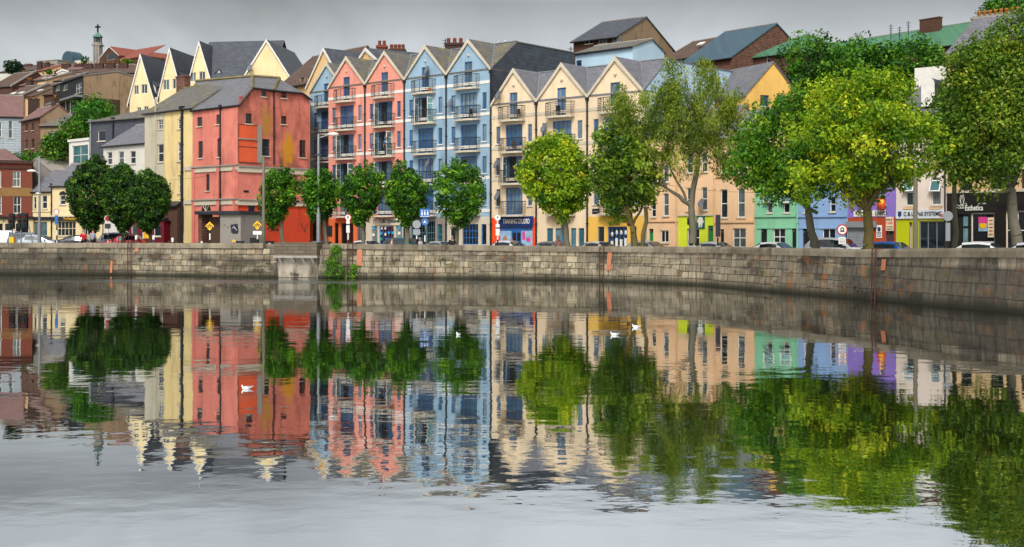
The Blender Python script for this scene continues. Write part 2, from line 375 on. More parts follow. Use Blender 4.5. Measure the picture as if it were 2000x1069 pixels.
def chimney(par, x, y, z0, z1, w=.9, d=.6, pots=3, mat='brick_dark', pot='terracotta'):
    m = MB(); m.box(-w/2, w/2, -d/2, d/2, z0, z1-.15); m.box(-w/2-.06, w/2+.06, -d/2-.06, d/2+.06, z1-.15, z1)
    o = m.obj('chimney', M[mat], par, (x, y, 0))
    if pots:
        p = MB()
        for i in range(pots): p.lathe([(.0, z1), (.13, z1), (.1, z1+.3), (.13, z1+.33), (.13, z1+.4), (.08, z1+.4), (.07, z1+.1)], (w*((i+.5)/pots-.5)*.85, 0, 0), 8)
        p.obj('chimney_pot', M[pot], o)
    return o
def roof_side(par, w, d, ze, zr, mat, oh=.2, ox=.12, t=.13, ridge=None, yr=None):
    yr = d/2 if yr is None else yr
    m = MB(); k1 = (zr-ze)/yr; k2 = (zr-ze)/(d-yr)
    m.prism([(-oh, ze-oh*k1), (yr, zr), (yr, zr+t), (-oh, ze-oh*k1+t)], -ox, w+ox, 'x')
    m.prism([(yr, zr), (d+oh, ze-oh*k2), (d+oh, ze-oh*k2+t), (yr, zr+t)], -ox, w+ox, 'x')
    o = m.obj('roof', M[mat], par)
    g = MB(); g.bar((-ox, yr, zr+t), (w+ox, yr, zr+t), .09, n=6); g.obj('ridge_tiles', M[ridge or 'conc'], o)
    g = MB(); g.sbar((-ox, -oh-.05, ze-oh*k1), (w+ox, -oh-.05, ze-oh*k1), .11); g.obj('gutter', M['dark'], o)
    return o
def roof_gable(par, x0, x1, ze, zr, y0, y1, mat, t=.12, oh=.18, verge='white', name='roof', xm=None):
    xm = (x0+x1)/2 if xm is None else xm; k1 = (zr-ze)/(xm-x0); k2 = (zr-ze)/(x1-xm)
    m = MB(); m.prism([(x0-oh, ze-oh*k1), (xm, zr), (xm, zr+t), (x0-oh, ze-oh*k1+t)], y0-.1, y1, 'y')
    m.prism([(xm, zr), (x1+oh, ze-oh*k2), (x1+oh, ze-oh*k2+t), (xm, zr+t)], y0-.1, y1, 'y')
    o = m.obj(name, M[mat], par)
    if verge:
        g = MB(); b = .24
        for (xa, kk, sg) in ((x0, k1, -1), (x1, k2, 1)):
            xe = xa+sg*oh; zb = ze-oh*kk
            g.prism([(xe, zb-b*.6), (xm, zr-b), (xm, zr+t+.02), (xe, zb+t+.02)], y0-.17, y0-.102, 'y')
        g.obj('bargeboard', M[verge], o)
    return o
GZ = 1.2
# ------------------------------------------------------------------ generic building from survey numbers
def bldg(name, label, cat, x0, D0, x1, D1, depth, ye, yr, kind='side', wall='x', roof='slate', wins=(), z0=None, group=None, chim=(), ridge=None, verge='white', yrd=None, side_m=None, oh=.2, wlen=None):
    """front edge from photo column x0 at distance D0 to x1 at D1; eave row ye taken at the left end; ridge row yr"""
    f, W = fr2(x0, D0, x1, D1)
    if wlen: W = wlen
    zf = GZ-.3 if z0 is None else z0
    t = thing(name, label, cat, (f.X, f.Y, 0), f.a, group)
    ze = f.z(abs(ye), 0 if ye >= 0 else W)
    holes = []
    for wd in wins: holes.append((f.rect(wd[:4]), wd[4:]))
    hs_ = [h[0] for h in holes]
    mb = MB()
    if kind == 'side':
        yy = depth/2 if yrd is None else yrd
        zr = f.z(yr, W/2, yy)
        holed(mb, [(0, zf), (W, zf), (W, ze), (0, ze)], hs_)
        for x in (0, W): mb.add([(x, 0, zf), (x, depth, zf), (x, depth, ze), (x, yy, zr), (x, 0, ze)], [(0,1,2,3,4)], 1)
        mb.add([(0, depth, zf), (W, depth, zf), (W, depth, ze), (0, depth, ze)], [(3,2,1,0)])
    elif kind == 'gable':
        zr = f.z(yr, W/2)
        holed(mb, [(0, zf), (W, zf), (W, ze), (W/2, zr), (0, ze)], hs_)
        for x in (0, W): mb.add([(x, 0, zf), (x, depth, zf), (x, depth, ze), (x, 0, ze)], [(0,1,2,3)], 1)
        mb.add([(0, depth, zf), (W, depth, zf), (W, depth, ze), (W/2, depth, zr), (0, depth, ze)], [(4,3,2,1,0)])
    else:
        zr = f.z(yr, W/2, depth/2) if kind == 'hip' else ze
        holed(mb, [(0, zf), (W, zf), (W, ze), (0, ze)], hs_)
        for x in (0, W): mb.add([(x, 0, zf), (x, depth, zf), (x, depth, ze), (x, 0, ze)], [(0,1,2,3)], 1)
        mb.add([(0, depth, zf), (W, depth, zf), (W, depth, ze), (0, depth, ze)], [(3,2,1,0)])
        mb.add([(0, 0, ze), (W, 0, ze), (W, depth, ze), (0, depth, ze)], [(0,1,2,3)])
    mb.add([(.3, .25, zf), (W-.3, .25, zf), (W-.3, .25, ze), (.3, .25, ze)], [(0,1,2,3)], 0)   # inner leaf behind the panes
    wl = mb.obj('wall', [M[wall], M[side_m or wall]], t)
    rf = None
    if kind == 'side': rf = roof_side(t, W, depth, ze, zr, roof, ridge=ridge, yr=yrd, oh=oh)
    elif kind == 'gable': rf = roof_gable(t, 0, W, ze, zr, 0, depth, roof, verge=verge)
    elif kind == 'hip':
        m = MB(); o2 = .25; i = min(W, depth)/2
        a, b = ((i, depth/2), (W-i, depth/2)) if W >= depth else ((W/2, i), (W/2, depth-i))
        vs = [(-o2, -o2, ze), (W+o2, -o2, ze), (W+o2, depth+o2, ze), (-o2, depth+o2, ze), (a[0], a[1], zr), (b[0], b[1], zr)]
        fs = [(0,1,5,4), (1,2,5), (2,3,4,5), (3,0,4)] if W >= depth else [(0,1,4), (1,2,5,4), (2,3,5), (3,0,4,5)]
        m.add(vs, fs + [(3,2,1,0)]); m.box(-o2, W+o2, -o2-.08, -o2, ze-.1, ze+.02); rf = m.obj('roof', M[roof], t)
    else:
        m = MB(); m.box(-.12, W+.12, -.15, depth+.1, ze+.003, ze+.28); rf = m.obj('roof', M[roof], t)
    for (r, extra) in holes:
        st = extra[0] if extra else 'sash'
        if st == 'none': continue
        win(t, r, st, sill=(extra[1] if len(extra) > 1 else True), glass=(extra[2] if len(extra) > 2 else 'glass'))
    for c in chim:                       # (x px, d, y top, w, pots, mat)
        u = f.u(c[0], c[1]); zt = f.z(c[2], u, c[1]); chimney(rf, u, c[1], zt-4.5, zt, c[3], .7, c[4], c[5] if len(c) > 5 else 'brick_dark')
    t['_'] = 0; del t['_']
    return t, f, W, ze, zr
def DL(x): return 40800/(395+.1404*(x-1000))
ROW = Fr((-1.75, DL(960)), math.atan2(-.14038*2400, 395))
def rowf(u, d=0): return Fr((ROW.X+u*ROW.c-d*ROW.s, ROW.Y+u*ROW.s+d*ROW.c), ROW.a)
# ================================================================== water, quay wall, ground
WP = [(-2600, 101, 2.41), (-900, 98, 2.41), (0, 95.3, 2.41), (250, 92.7, 2.41), (500, 87.8, 2.41), (700, 85.6, 2.38), (900, 84.8, 2.3), (1000, 83.8, 2.25), (1125, 81.5, 2.24), (1250, 77.5, 2.25), (1380, 72.5, 2.27), (1500, 64.8, 2.28), (1600, 60.2, 2.27), (1700, 56.2, 2.27), (1850, 50.2, 2.38), (2000, 45.8, 2.42), (2200, 41, 2.42), (2600, 34, 2.42), (4000, 22, 2.42)]
def wallp(x):
    for a, b in zip(WP, WP[1:]):
        if a[0] <= x <= b[0]:
            t = (x-a[0])/(b[0]-a[0]); iD = (1-t)/a[1]+t/b[1]; return 1/iD, a[2]*(1-t)+b[2]*t
def hill(X, Y):
    y0 = 124 if X < -12 else 124-(X+12)*.85; y0 = max(y0, 100 if X > 0 else 110)
    d = max(0, Y-y0-6); h = .2*min(d, 325)*.95; return GZ+h+ (3*math.sin(X*.02)*min(1, d/150))
def rise(px): return .5*max(0, min(1, (400-px)/100))        # the junction on the left stands half a metre higher
# ground: one sheet from the quay to beyond the skyline
xs = list(range(-2600, 4001, 100)); ds = [0.35, 3, 8, 14, 20, 28, 36, 46, 60, 80, 110, 150, 200, 260, 330, 420, 520, 700, 1000, 1600, 2600]
vs, fs = [], []
for x in xs:
    Dw, zt = wallp(x)
    for d in ds:
        D = Dw+d*(1 if d > .4 else 1); X = (x-CX)/FPX*D; vs.append((X, D, (GZ if d < 14 else hill(X, D))+(rise(x) if d > 1 else 0)))
nd = len(ds)
for i in range(len(xs)-1):
    for j in range(nd-1): fs.append((i*nd+j, (i+1)*nd+j, (i+1)*nd+j+1, i*nd+j+1))
t = NT('ground'); o = t.tc.outputs['Object']; sp = t.n('ShaderNodeSeparateXYZ'); t.l(o, sp.inputs[0])
a = t.mix(t.rng(t.noise(o, .8, 6), .3, .7), lin('4f4e4c'), lin('63615d')); g = t.mix(t.rng(t.noise(o, .2, 6), .3, .7), lin('3b4a22'), lin('54573a'))
t.l(t.mix(t.rng(sp.outputs[2], 1.5, 2.6), a, g), t.b.inputs['Base Color']); t.b.inputs['Roughness'].default_value = .9
mb = MB(); mb.add(vs, fs, 0, True); tag(mb.obj('ground', t.mat), None, None, kind='structure')
# pavement with kerb along the houses, road markings
def strip(f, u0, u1, d0, d1, z0, z1, name, mat, kind='structure'):
    m = MB(); m.box(u0, u1, d0, d1, z0, z1); o = m.obj(name, mat, None, (f.X, f.Y, 0), f.a); tag(o, None, None, kind=kind); return o
strip(ROW, -32, 48, -2.6, -.15, GZ-.2, GZ+.12, 'pavement', M['conc'])
strip(ROW, -30, 48, -5.2, -5.06, GZ-.1, GZ+.006, 'road_marking', M['white'])
# water
t = NT('river water'); o = t.tc.outputs['Object']; t.b.inputs['Base Color'].default_value = lin('171b10'); t.b.inputs['Roughness'].default_value = .25; t.b.inputs['Specular IOR Level'].default_value = 0
gl = t.n('ShaderNodeBsdfGlossy'); gl.inputs['Color'].default_value = (.8, .82, .83, 1); gl.inputs['Roughness'].default_value = .012
mx = t.n('ShaderNodeMixShader'); mx.inputs[0].default_value = .87; t.l(t.b.outputs[0], mx.inputs[1]); t.l(gl.outputs[0], mx.inputs[2]); t.l(mx.outputs[0], t.out.inputs[0])
n1 = t.noise(t.map(o, (1.0, 1.5, 1), (0, 0, R(12))), .55, 2, .5); n2 = t.noise(t.map(o, (1, 1.3, 1), (0, 0, R(-20))), 2.2, 2, .5); n3 = t.noise(o, 9, 2, .5); n4 = t.noise(t.map(o, (1, 1.0, 1)), .13, 2, .5)
calm = t.rng(t.noise(t.map(o, (.5, 1, 1)), .11, 3, .5), .42, .62, .35, 1.5)
sp = t.n('ShaderNodeSeparateXYZ'); t.l(o, sp.inputs[0])
def band(v, c, hw, soft): return t.rng(t.math('ABSOLUTE', t.math('SUBTRACT', v, c)), hw, hw+soft, 1, 0)
yy = t.math('ADD', sp.outputs[1], t.math('MULTIPLY', sp.outputs[0], .16))
brz = t.math('MULTIPLY', t.math('MULTIPLY', band(yy, 75.8, 1.6, 2.2), band(sp.outputs[0], -15, 9, 7)), t.rng(t.noise(t.map(o, (.25, 1, 1)), .8, 4, .6), .4, .6))
h = t.math('ADD', t.math('MULTIPLY', n1, .0062), t.math('MULTIPLY', n2, .0017)); h = t.math('ADD', h, t.math('MULTIPLY', t.math('MULTIPLY', n3, .00025), 1.0))
h = t.math('ADD', t.math('MULTIPLY', h, calm), t.math('MULTIPLY', n4, .006)); h = t.math('ADD', h, t.math('MULTIPLY', t.math('MULTIPLY', t.noise(t.map(o, (1, .6, 1)), 1.4, 3, .6), brz), .22)); t.l(t.math('ADD', t.math('MULTIPLY', brz, .2), .012), gl.inputs['Roughness'])
bp = t.n('ShaderNodeBump'); bp.inputs['Distance'].default_value = 1.0; bp.inputs['Strength'].default_value = 1.0; t.l(h, bp.inputs['Height']); t.l(bp.outputs[0], gl.inputs['Normal']); WATER = (t, bp)
mb = MB(); mb.add([(-900, -60, 0), (900, -60, 0), (900, 140, 0), (-900, 140, 0)], [(0, 1, 2, 3)]); tag(mb.obj('river_water', t.mat), None, None, kind='structure')
# quay wall: battered stone face, rounded coping in separate stones
pts = []; x = -2600.0
while x < 4000:
    Dw, zt = wallp(x); pts.append((x, (x-CX)/FPX*Dw, Dw, zt)); x += 9 if 0 <= x <= 2100 else 60
P2 = [Vector((p[1], p[2])) for p in pts]; arc = [0.0]
for a, b in zip(P2, P2[1:]): arc.append(arc[-1]+(b-a).length)
ARC, PTS = arc, pts
def wpos(s):                              # arc length -> position, outward normal (towards the river), top
    import bisect
    i = max(0, min(len(ARC)-2, bisect.bisect(ARC, s)-1)); t_ = (s-ARC[i])/(ARC[i+1]-ARC[i]); p = P2[i].lerp(P2[i+1], t_); d = (P2[i+1]-P2[i]).normalized()
    return p, Vector((d.y, -d.x)), PTS[i][3]*(1-t_)+PTS[i+1][3]*t_, math.atan2(d.y, d.x)
def s_at(xpx):
    lo, hi = 0, ARC[-1]
    for _ in range(50):
        m_ = (lo+hi)/2; p = wpos(m_)[0]
        if CX+p.x/p.y*FPX < xpx: lo = m_
        else: hi = m_
    return lo
rs = random.Random(3); prof = [(-1.0, .30), (0, .22), (.25, .2), (.5, .175), (.75, .15), (1.0, .13), (1.25, .1), (1.5, .075), (1.75, .05)]
vs, fs, uv = [], [], []; k = len(prof)+1; S0, S1 = s_at(-300), s_at(2300); ns = int((S1-S0)/.4); ss = [0, s_at(-1500)]+[S0+(S1-S0)*i/ns for i in range(ns+1)]+[ARC[-1]-2, ARC[-1]-1]
for s in ss:
    p, n, zt, _a = wpos(s)
    for z, o_ in prof+[(zt-.36, .03)]:
        j = rs.uniform(-.018, .018); q = p+n*(o_+j); vs.append((q.x, q.y, z)); uv.append((s, z))
for i in range(len(ss)-1):
    for j in range(k-1): fs.append((i*k+j, (i+1)*k+j, (i+1)*k+j+1, i*k+j+1))
mb = MB(); mb.add(vs, fs)
t = NT('quay stone'); un = t.n('ShaderNodeUVMap'); un.uv_map = 'UVMap'; U = un.outputs[0]
wob = t.n('ShaderNodeVectorMath', operation='MULTIPLY_ADD'); nzv = t.n('ShaderNodeTexNoise'); nzv.inputs['Scale'].default_value = .5; nzv.inputs['Detail'].default_value = 3; t.l(U, nzv.inputs['Vector']); t.l(nzv.outputs['Color'], wob.inputs[0]); wob.inputs[1].default_value = (.8, .14, 0); t.l(U, wob.inputs[2]); V = wob.outputs[0]
br = t.n('ShaderNodeTexBrick'); t.l(V, br.inputs['Vector'])
for a, b in (('Color1', lin('a89a7e')), ('Color2', lin('5d5242')), ('Mortar', lin('211d17')), ('Scale', 1.0), ('Mortar Size', .028), ('Mortar Smooth', .3), ('Brick Width', .66), ('Row Height', .415), ('Bias', -.1)): br.inputs[a].default_value = b
br.squash = 1.4; br.squash_frequency = 3; br.offset = .43
b2 = t.n('ShaderNodeTexBrick'); t.l(V, b2.inputs['Vector'])
for a, b in (('Color1', lin('948770')), ('Color2', lin('453d33')), ('Mortar', lin('1b1814')), ('Scale', 1.0), ('Mortar Size', .022), ('Mortar Smooth', .3), ('Brick Width', 1.15), ('Row Height', .54), ('Bias', -.15)): b2.inputs[a].default_value = b
b2.squash = .8; b2.squash_frequency = 2; b2.offset = .37
su = t.n('ShaderNodeSeparateXYZ'); t.l(U, su.inputs[0]); pk = t.n('ShaderNodeTexVoronoi'); t.l(t.map(U, (.28, .9, 1)), pk.inputs['Vector']); pk.inputs['Scale'].default_value = 1; sp_ = t.n('ShaderNodeSeparateXYZ'); t.l(pk.outputs['Color'], sp_.inputs[0])
big = t.math('GREATER_THAN', t.math('ADD', t.math('MULTIPLY', sp_.outputs[0], .9), t.rng(su.outputs[0], s_at(1500), s_at(1650), 0, .6)), .66)
c = t.mix(big, br.outputs['Color'], b2.outputs['Color']); BF = t.mix(big, br.outputs['Fac'], b2.outputs['Fac'])
su = t.n('ShaderNodeSeparateXYZ'); t.l(U, su.inputs[0])
c = t.mix(t.math('MULTIPLY', t.rng(t.noise(U, 3.5, 7, .75), .4, .7), .55), c, lin('a59c88'))
stk = t.rng(t.noise(t.map(U, (1.3, .12, 1)), 3.2, 6, .7), .45, .68)
c = t.mix(t.math('MULTIPLY', stk, .68), c, lin('27231f'))
c = t.mix(t.math('MULTIPLY', t.rng(t.noise(t.map(U, (1.5, .15, 1), loc=(7, 3, 0)), 3.0, 6, .7), .54, .72), .5), c, lin('b5ae9f'))
blk = t.rng(t.noise(t.map(U, (.5, 1.2, 1), loc=(3, 9, 0)), .45, 5, .6), .5, .63)       # soot dark blocks
c = t.mix(t.math('MULTIPLY', blk, .8), c, lin('2a2622'))
sR = s_at(1500); sL = s_at(250)
right = t.rng(su.outputs[0], sR-6, sR+14, 0, 1); left = t.rng(su.outputs[0], sL-2, sL+1, 1, 0)
c = t.mix(t.math('MULTIPLY', t.math('MULTIPLY', right, t.rng(su.outputs[1], 1.75, 1.6, 0, 1)), .62), c, lin('2d2824'))
c = t.mix(t.math('MULTIPLY', t.math('MULTIPLY', left, t.rng(su.outputs[1], 1.95, 1.6, 0, 1)), .8), c, lin('34302a'))
moss = t.math('MULTIPLY', t.rng(t.noise(t.map(U, (1, 2, 1)), .9, 7, .7), .54, .62), t.rng(t.math('ABSOLUTE', t.math('SUBTRACT', su.outputs[1], 1.05)), .1, .6, 1, .15))
c = t.mix(t.math('MULTIPLY', moss, .9), c, lin('4d4a1e'))
och = t.math('MULTIPLY', t.rng(t.noise(t.map(U, (1, .7, 1), loc=(20, 0, 0)), 1.3, 7, .75), .55, .68), t.rng(t.math('ABSOLUTE', t.math('SUBTRACT', su.outputs[0], s_at(1590))), 3, 9, 1, .4))
c = t.mix(och, c, lin('9a5c1c'))
c = t.mix(t.rng(su.outputs[1], .5, .08, 0, .92), c, lin('1d1e10'))
t.l(c, t.b.inputs['Base Color']); t.b.inputs['Roughness'].default_value = .9; t.b.inputs['Specular IOR Level'].default_value = .3
t.bump(t.mix(.45, t.math('SUBTRACT', 1.0, BF), t.noise(U, 5, 6, .7)), .06, .9)
M['quay'] = t.mat
me = mb.mesh('stone_face', t.mat); ul = me.uv_layers.new(name='UVMap'); co = []
for l_ in me.loops: co += list(uv[l_.vertex_index])
ul.data.foreach_set('uv', co)
QW = thing('quay_wall', 'long weathered limestone quay wall with rounded coping stones, along the river', 'wall', (0, 0, 0)); link('stone_face', me, QW)
M['coping'] = stucco('coping stone', '8f8470', .9, '3d362a', mott=.5); 
mb = MB(); s = S0-30
sLg0, sLg1 = s_at(543), s_at(626)
while s < S1+30:
    ln = rs.uniform(.8, 1.25); s2 = s+ln-.02; dz = rs.uniform(-.012, .012)
    if not (s2 > sLg0 and s < sLg1):
        pr = [(.16, -.37), (.17, -.12), (.13, -.03), (.04, .0), (-.28, .0), (-.36, -.05), (-.38, -.37)]; A_, B_ = wpos(s), wpos(s2); o_ = rs.uniform(-.02, .02)
        va = [(A_[0]+A_[1]*(a+o_)).to_tuple()+(A_[2]+b+dz,) for a, b in pr]; vb = [(B_[0]+B_[1]*(a+o_)).to_tuple()+(B_[2]+b+dz,) for a, b in pr]; n = len(pr)
        mb.add(va+vb, [tuple(range(n)), tuple(range(2*n-1, n-1, -1))] + [(i, i+n, (i+1) % n+n, (i+1) % n) for i in range(n)])
    s += ln
mb.obj('coping', M['coping'], QW)
# inner face of the parapet
mb = MB(); vs, fs = [], []; 
for s in ss:
    p, n, zt, _a = wpos(s); q = p-n*.3; vs += [(q.x, q.y, .9), (q.x, q.y, zt-.05)]
mb.add(vs, [(i*2, i*2+1, i*2+3, i*2+2) for i in range(len(ss)-1)]); mb.obj('inner_face', M['coping'], QW)
t = NT('worn orange paint'); o = t.tc.outputs['Object']; c = t.mix(t.rng(t.noise(t.map(o, (1, 1, .5)), 3.5, 7, .75), .4, .6), lin('b85a30'), lin('9c8067')); t.l(c, t.b.inputs['Base Color']); t.b.inputs['Roughness'].default_value = .9; M['wornorange'] = t.mat
def at_wall(name, label, cat, xpx, out=.24):
    s = s_at(xpx); p, n, zt, a = wpos(s); q = p+n*out; return thing(name, label, cat, (q.x, q.y, 0), a), zt, s
# projecting parapet box
p0, p1 = wpos(sLg0)[0], wpos(sLg1)[0]; a_ = math.atan2(p1.y-p0.y, p1.x-p0.x); Wd = (p1-p0).length; t = QW
M['brownstone'] = courses('brown parapet stone', '5b5144', '6e6353', '38322a', .9, .24, .015, .9, 1.0, '4d4a24', .6); M['bleach'] = stucco('bleached stone', 'a89e8d', 1.0, '3a342b', mott=.6)
def wb(nm, x0, x1, y0, y1, z0, z1, mt):
    m = MB(); m.box(x0, x1, y0, y1, z0, z1); return m.obj(nm, M[mt], QW, (p0.x, p0.y, 0), a_)
wb('parapet_box', 0, Wd, -.6, .35, 1.55, 2.47, 'brownstone'); wb('parapet_ledge', -.05, Wd+.05, -.7, -.1, 1.38, 1.547, 'conc'); wb('bleached_face', .15, Wd-.1, -.235, -.05, .02, 1.378, 'bleach')
m = MB(); [m.prism([(-.65, 1.37), (-.23, 1.37), (-.23, .95)], x-.08, x+.08, 'x') for x in (.4, 1.4, 2.2, 2.9)]; m.obj('bracket', M['conc'], QW, (p0.x, p0.y, 0), a_)
# ladders with their orange marks
for x, w_, lab, mk in ((258, .34, 'iron quay ladder at the dark left end of the wall', (.55, 1.75, 2.05)), (687, .36, 'iron quay ladder with a tall orange painted stripe beside the ivy bush', (.62, .85, 2.1)), (1181, .34, 'thin leaning iron quay ladder right of the tanning studio', (.55, .7, 2.0)), (1718, .32, 'rusty hooped iron ladder at the near right part of the wall', (.6, 1.35, 1.85))):
    t, zt, s = at_wall('quay_ladder', lab, 'ladder', x, .34); t['group'] = 'ladders on the quay wall'
    [(lambda m: (m.tube([(k_*w_/2, 0, -.5), (k_*w_/2, .06, zt-.02), (k_*w_/2+.12, .1, zt+.03), (k_*w_/2+.3, .3, zt+.02)], .028), m.obj('rail', M['rust'], t)))(MB()) for k_ in (-1, 1)]
    m = MB(); m.bar((-w_/2, 0, 0), (w_/2, 0, 0), .016); me_ = m.mesh('rung', M['rust']); [link('rung', me_, t, (0, 0, .1+.28*i)) for i in range(8)]
    q = wpos(s+mk[0]); m = MB(); hh2 = mk[2]-mk[1]; nseg = 6
    vs_ = []
    for i in range(nseg+1):
        z_ = mk[1]+hh2*i/nseg; o_ = .30-.115*z_+.035; ww = .2*(.93+.07*math.sin(i*2.1+x)); vs_ += [(-ww, -o_, z_), (ww, -o_, z_)]
    m.add(vs_, [(i*2, i*2+1, i*2+3, i*2+2) for i in range(nseg)]); m.obj('orange_marker', M['wornorange'], QW, (q[0].x, q[0].y, 0), q[3])
m = MB(); t_ = wpos(s_at(221)); m.add([(-.1, -.3, .15), (.08, -.3, .15), (.1, -.22, 1.0), (-.07, -.22, 1.05)], [(0,1,2,3)]); m.obj('orange_marker', M['wornorange'], QW, (t_[0].x, t_[0].y, 0), t_[3])
# ================================================================== the waterfront row
W_PINK = stucco('salmon render', 'ea9b87', .75, '8d5a4c', mott=.1); W_SKY = stucco('sky blue render', '9ab6c8', .75, '56718a', mott=.1); W_CREAM = stucco('peach cream render', 'efd6b2', .6, 'a58863', mott=.08)
M['pink'] = W_PINK; M['sky'] = W_SKY; M['cream'] = W_CREAM
def apartment(label, uL, widths, eave, apex, levels, depth, wall, end='slate_hung', d=0, rs=3.4, opens=(), shops=(), zband=(), bands='white', roofm='slate_mossy', gmat=None, group='gabled waterfront apartment blocks', dend=None, skipg=(), pipes=None):
    f = rowf(uL, d); t = thing('apartment_block', label, 'building', (f.X, f.Y, 0), f.a, group)
    mb = MB(); W = sum(widths); u = 0; wins = []
    shop_holes = [(f.rect(s[:4]), s) for s in shops]
    for i, wd in enumerate(widths):
        sc = wd/5.23; holes = []
        for li, z in enumerate(levels):
            if li == 0:
                r = (u+2.12*sc, z+.02, u+3.02*sc, z+2.3); holes.append(r); wins.append((r, 'blue2', i, li))
            else:
                fr_ = (u+1.66*sc, z+.02, u+3.58*sc, z+2.28); holes.append(fr_); wins.append((fr_, 'french', i, li))
                for a in (.55, 4.2):
                    r = (u+a*sc, z+.75, u+(a+.47)*sc, z+2.2); holes.append(r); wins.append((r, 'blue1', i, li))
        sh = [h for h, _ in shop_holes if u-.01 <= (h[0]+h[2])/2 < u+wd]
        zg = levels[-1]-.25
        holed(mb, [(u, zg), (u+wd, zg), (u+wd, eave), (u+wd/2, apex), (u, eave)], holes)
        gm = 0 if not gmat or not gmat[i] else 2+i
        holed(mb, [(u, 1), (u+wd, 1), (u+wd, zg), (u, zg)], sh, m=gm)
        u += wd
    for x in (0, W):
        pts = [(x, 0, 1), (x, depth, 1), (x, depth, dend or apex), (x, rs, apex), (x, 0, eave)]
        mb.add(pts, [(0,1,2,3,4)], 1)
    mb.add([(0, depth, 1), (W, depth, 1), (W, depth, apex), (0, depth, apex)], [(3,2,1,0)])
    mb.add([(.2, .3, 1), (W-.2, .3, 1), (W-.2, .3, eave), (.2, .3, eave)], [(0,1,2,3)], 0)
    mats = [wall, M[end]] + [M[g] if g else wall for g in (gmat or [None]*len(widths))]
    mb.obj('wall', mats, t)
    # roof: front slope, flat back, cross gables with lead valleys
    m = MB(); m.prism([(-.05, eave), (rs, apex), (rs, apex+.1), (-.05, eave+.1)], .02, W-.02, 'x'); m.prism([(rs, apex), (depth, (dend or apex)), (depth, (dend or apex)+.1), (rs, apex+.1)], .02, W+.05, 'x')
    rf = m.obj('roof', M[roofm], t); u = 0; lead = MB()
    for i, wd in enumerate(widths):
        roof_gable(t, u, u+wd, eave+.02, apex+.05, 0, rs, roofm, oh=0, verge='ledge', name='gable_roof')
        for s_ in (0, 1): lead.sbar((u+wd*s_, 0, eave+.16), (u+wd/2, rs, apex+.18), .1)
        u += wd
    lead.sbar((0, rs, apex+.14), (W, rs, apex+.14), .1); lead.obj('lead_valley', M['grey'], rf)
    for z in zband:
        b = MB(); b.box(0, W, -.035, 0.0, z, z+.26); b.obj('string_course', M[bands], t)
    for (r, st, i, li) in wins:
        op = (i, li) in opens
        if st == 'french':
            win(t, r, st, sill=False, glass='glass_blue'); balcony(t, r[0]-.42*1.0, r[2]+.42, r[1]-.02)
            if op:
                w2 = (r[2]-r[0])/4
                open_leaf(t, r[0]+.02, r[1], w2*1.5, r[3]-r[1]-.03, -75)
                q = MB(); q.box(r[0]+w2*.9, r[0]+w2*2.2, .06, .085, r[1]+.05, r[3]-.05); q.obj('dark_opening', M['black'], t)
                if (i+li) % 2: open_leaf(t, r[2]-.06, r[1], w2*1.3, r[3]-r[1]-.03, -105)
        elif st == 'blue2': win(t, r, st, sill=False, glass='glass_blue'); balcony(t, r[0]-.9, r[2]+.9, r[1]-.02)
        else: win(t, r, st, sill='white', glass='glass_blue')
    u = 0
    for i, wd in enumerate(widths):      # gable lamp, downpipe
        l = MB(); l.ball((u+wd/2, -.06, apex-1.25), .13, .1, .13); l.obj('vent', M['ledge'], t)
        u += wd
        if not pipes or i in pipes: pipe(t, u-.02, 1.3, eave-.3, .075)
    for h, s in shop_holes:
        if s[4] != 'none': win(t, h, s[4], sill=False, glass=s[5] if len(s) > 5 else 'shopglass', name='shopfront')
    return t, f
LA = (15.76, 13.06, 10.32, 7.58, 4.85); BA = (16.0, 13.28, 10.54, 7.8, 5.0)
M['orangewall'] = stucco('orange render', 'e2703f', .3, '5a2b1c'); M['redwall'] = stucco('scarlet render', 'c8331c', .35, '4a1c14'); M['greystone'] = stucco('grey stone', '8f877d', .3); M['tanred'] = plain('tanning orange', 'f04e1c', .45)
tA0, fA0 = apartment('pale blue gabled block set back between the salmon pink block and the coral house', -26.15, [5.2], 17.3, 20.0, LA, 8, W_SKY, d=2.1, zband=BA, pipes=(), group=None, gmat=['orangewall'], shops=[(610, 436, 622, 478, 'darkp')])
tA1, fA1 = apartment('salmon pink apartment block with two gables and blue balcony doors', -20.93, [5.23, 5.23], 17.15, 19.85, LA, 11.6, W_PINK, zband=BA, opens=((0, 2), (0, 3), (1, 1), (1, 2), (1, 3)), gmat=['orangewall', 'ledge'],
    shops=[(653, 436, 661, 478, 'darkp'), (666, 436, 678, 478, 'darkp', 'shopglass'), (680, 436, 690, 478, 'darkp'), (697, 436, 712, 478, 'shop'), (726, 442, 737, 478, 'shop', 'teal'), (741, 442, 769, 478, 'bluegrid'), (773, 442, 786, 478, 'shop', 'teal')])
tA2, fA2 = apartment('sky blue apartment block with two gables and a dark slate hung end wall', -10.47, [5.23, 5.24], 17.15, 19.85, LA, 11.6, W_SKY, zband=BA, opens=((0, 1),), gmat=['greystone', 'ledge'],
    shops=[(803, 432, 830, 478, 'grid'), (832, 432, 850, 478, 'grid'), (854, 438, 864, 478, 'grid'), (878, 444, 896, 478, 'pane'), (903, 438, 934, 478, 'bluegrid'), (940, 438, 950, 478, 'blue1')])
M['skyend'] = stucco('very pale blue render', 'b9d3e2', .15, '7d93a0'); M['yellowshop'] = stucco('egg yellow render', 'efbd58', .2, '98743a')
LB = (12.68, 10.02, 7.36, 4.72); BB = (12.9, 10.25, 7.58)
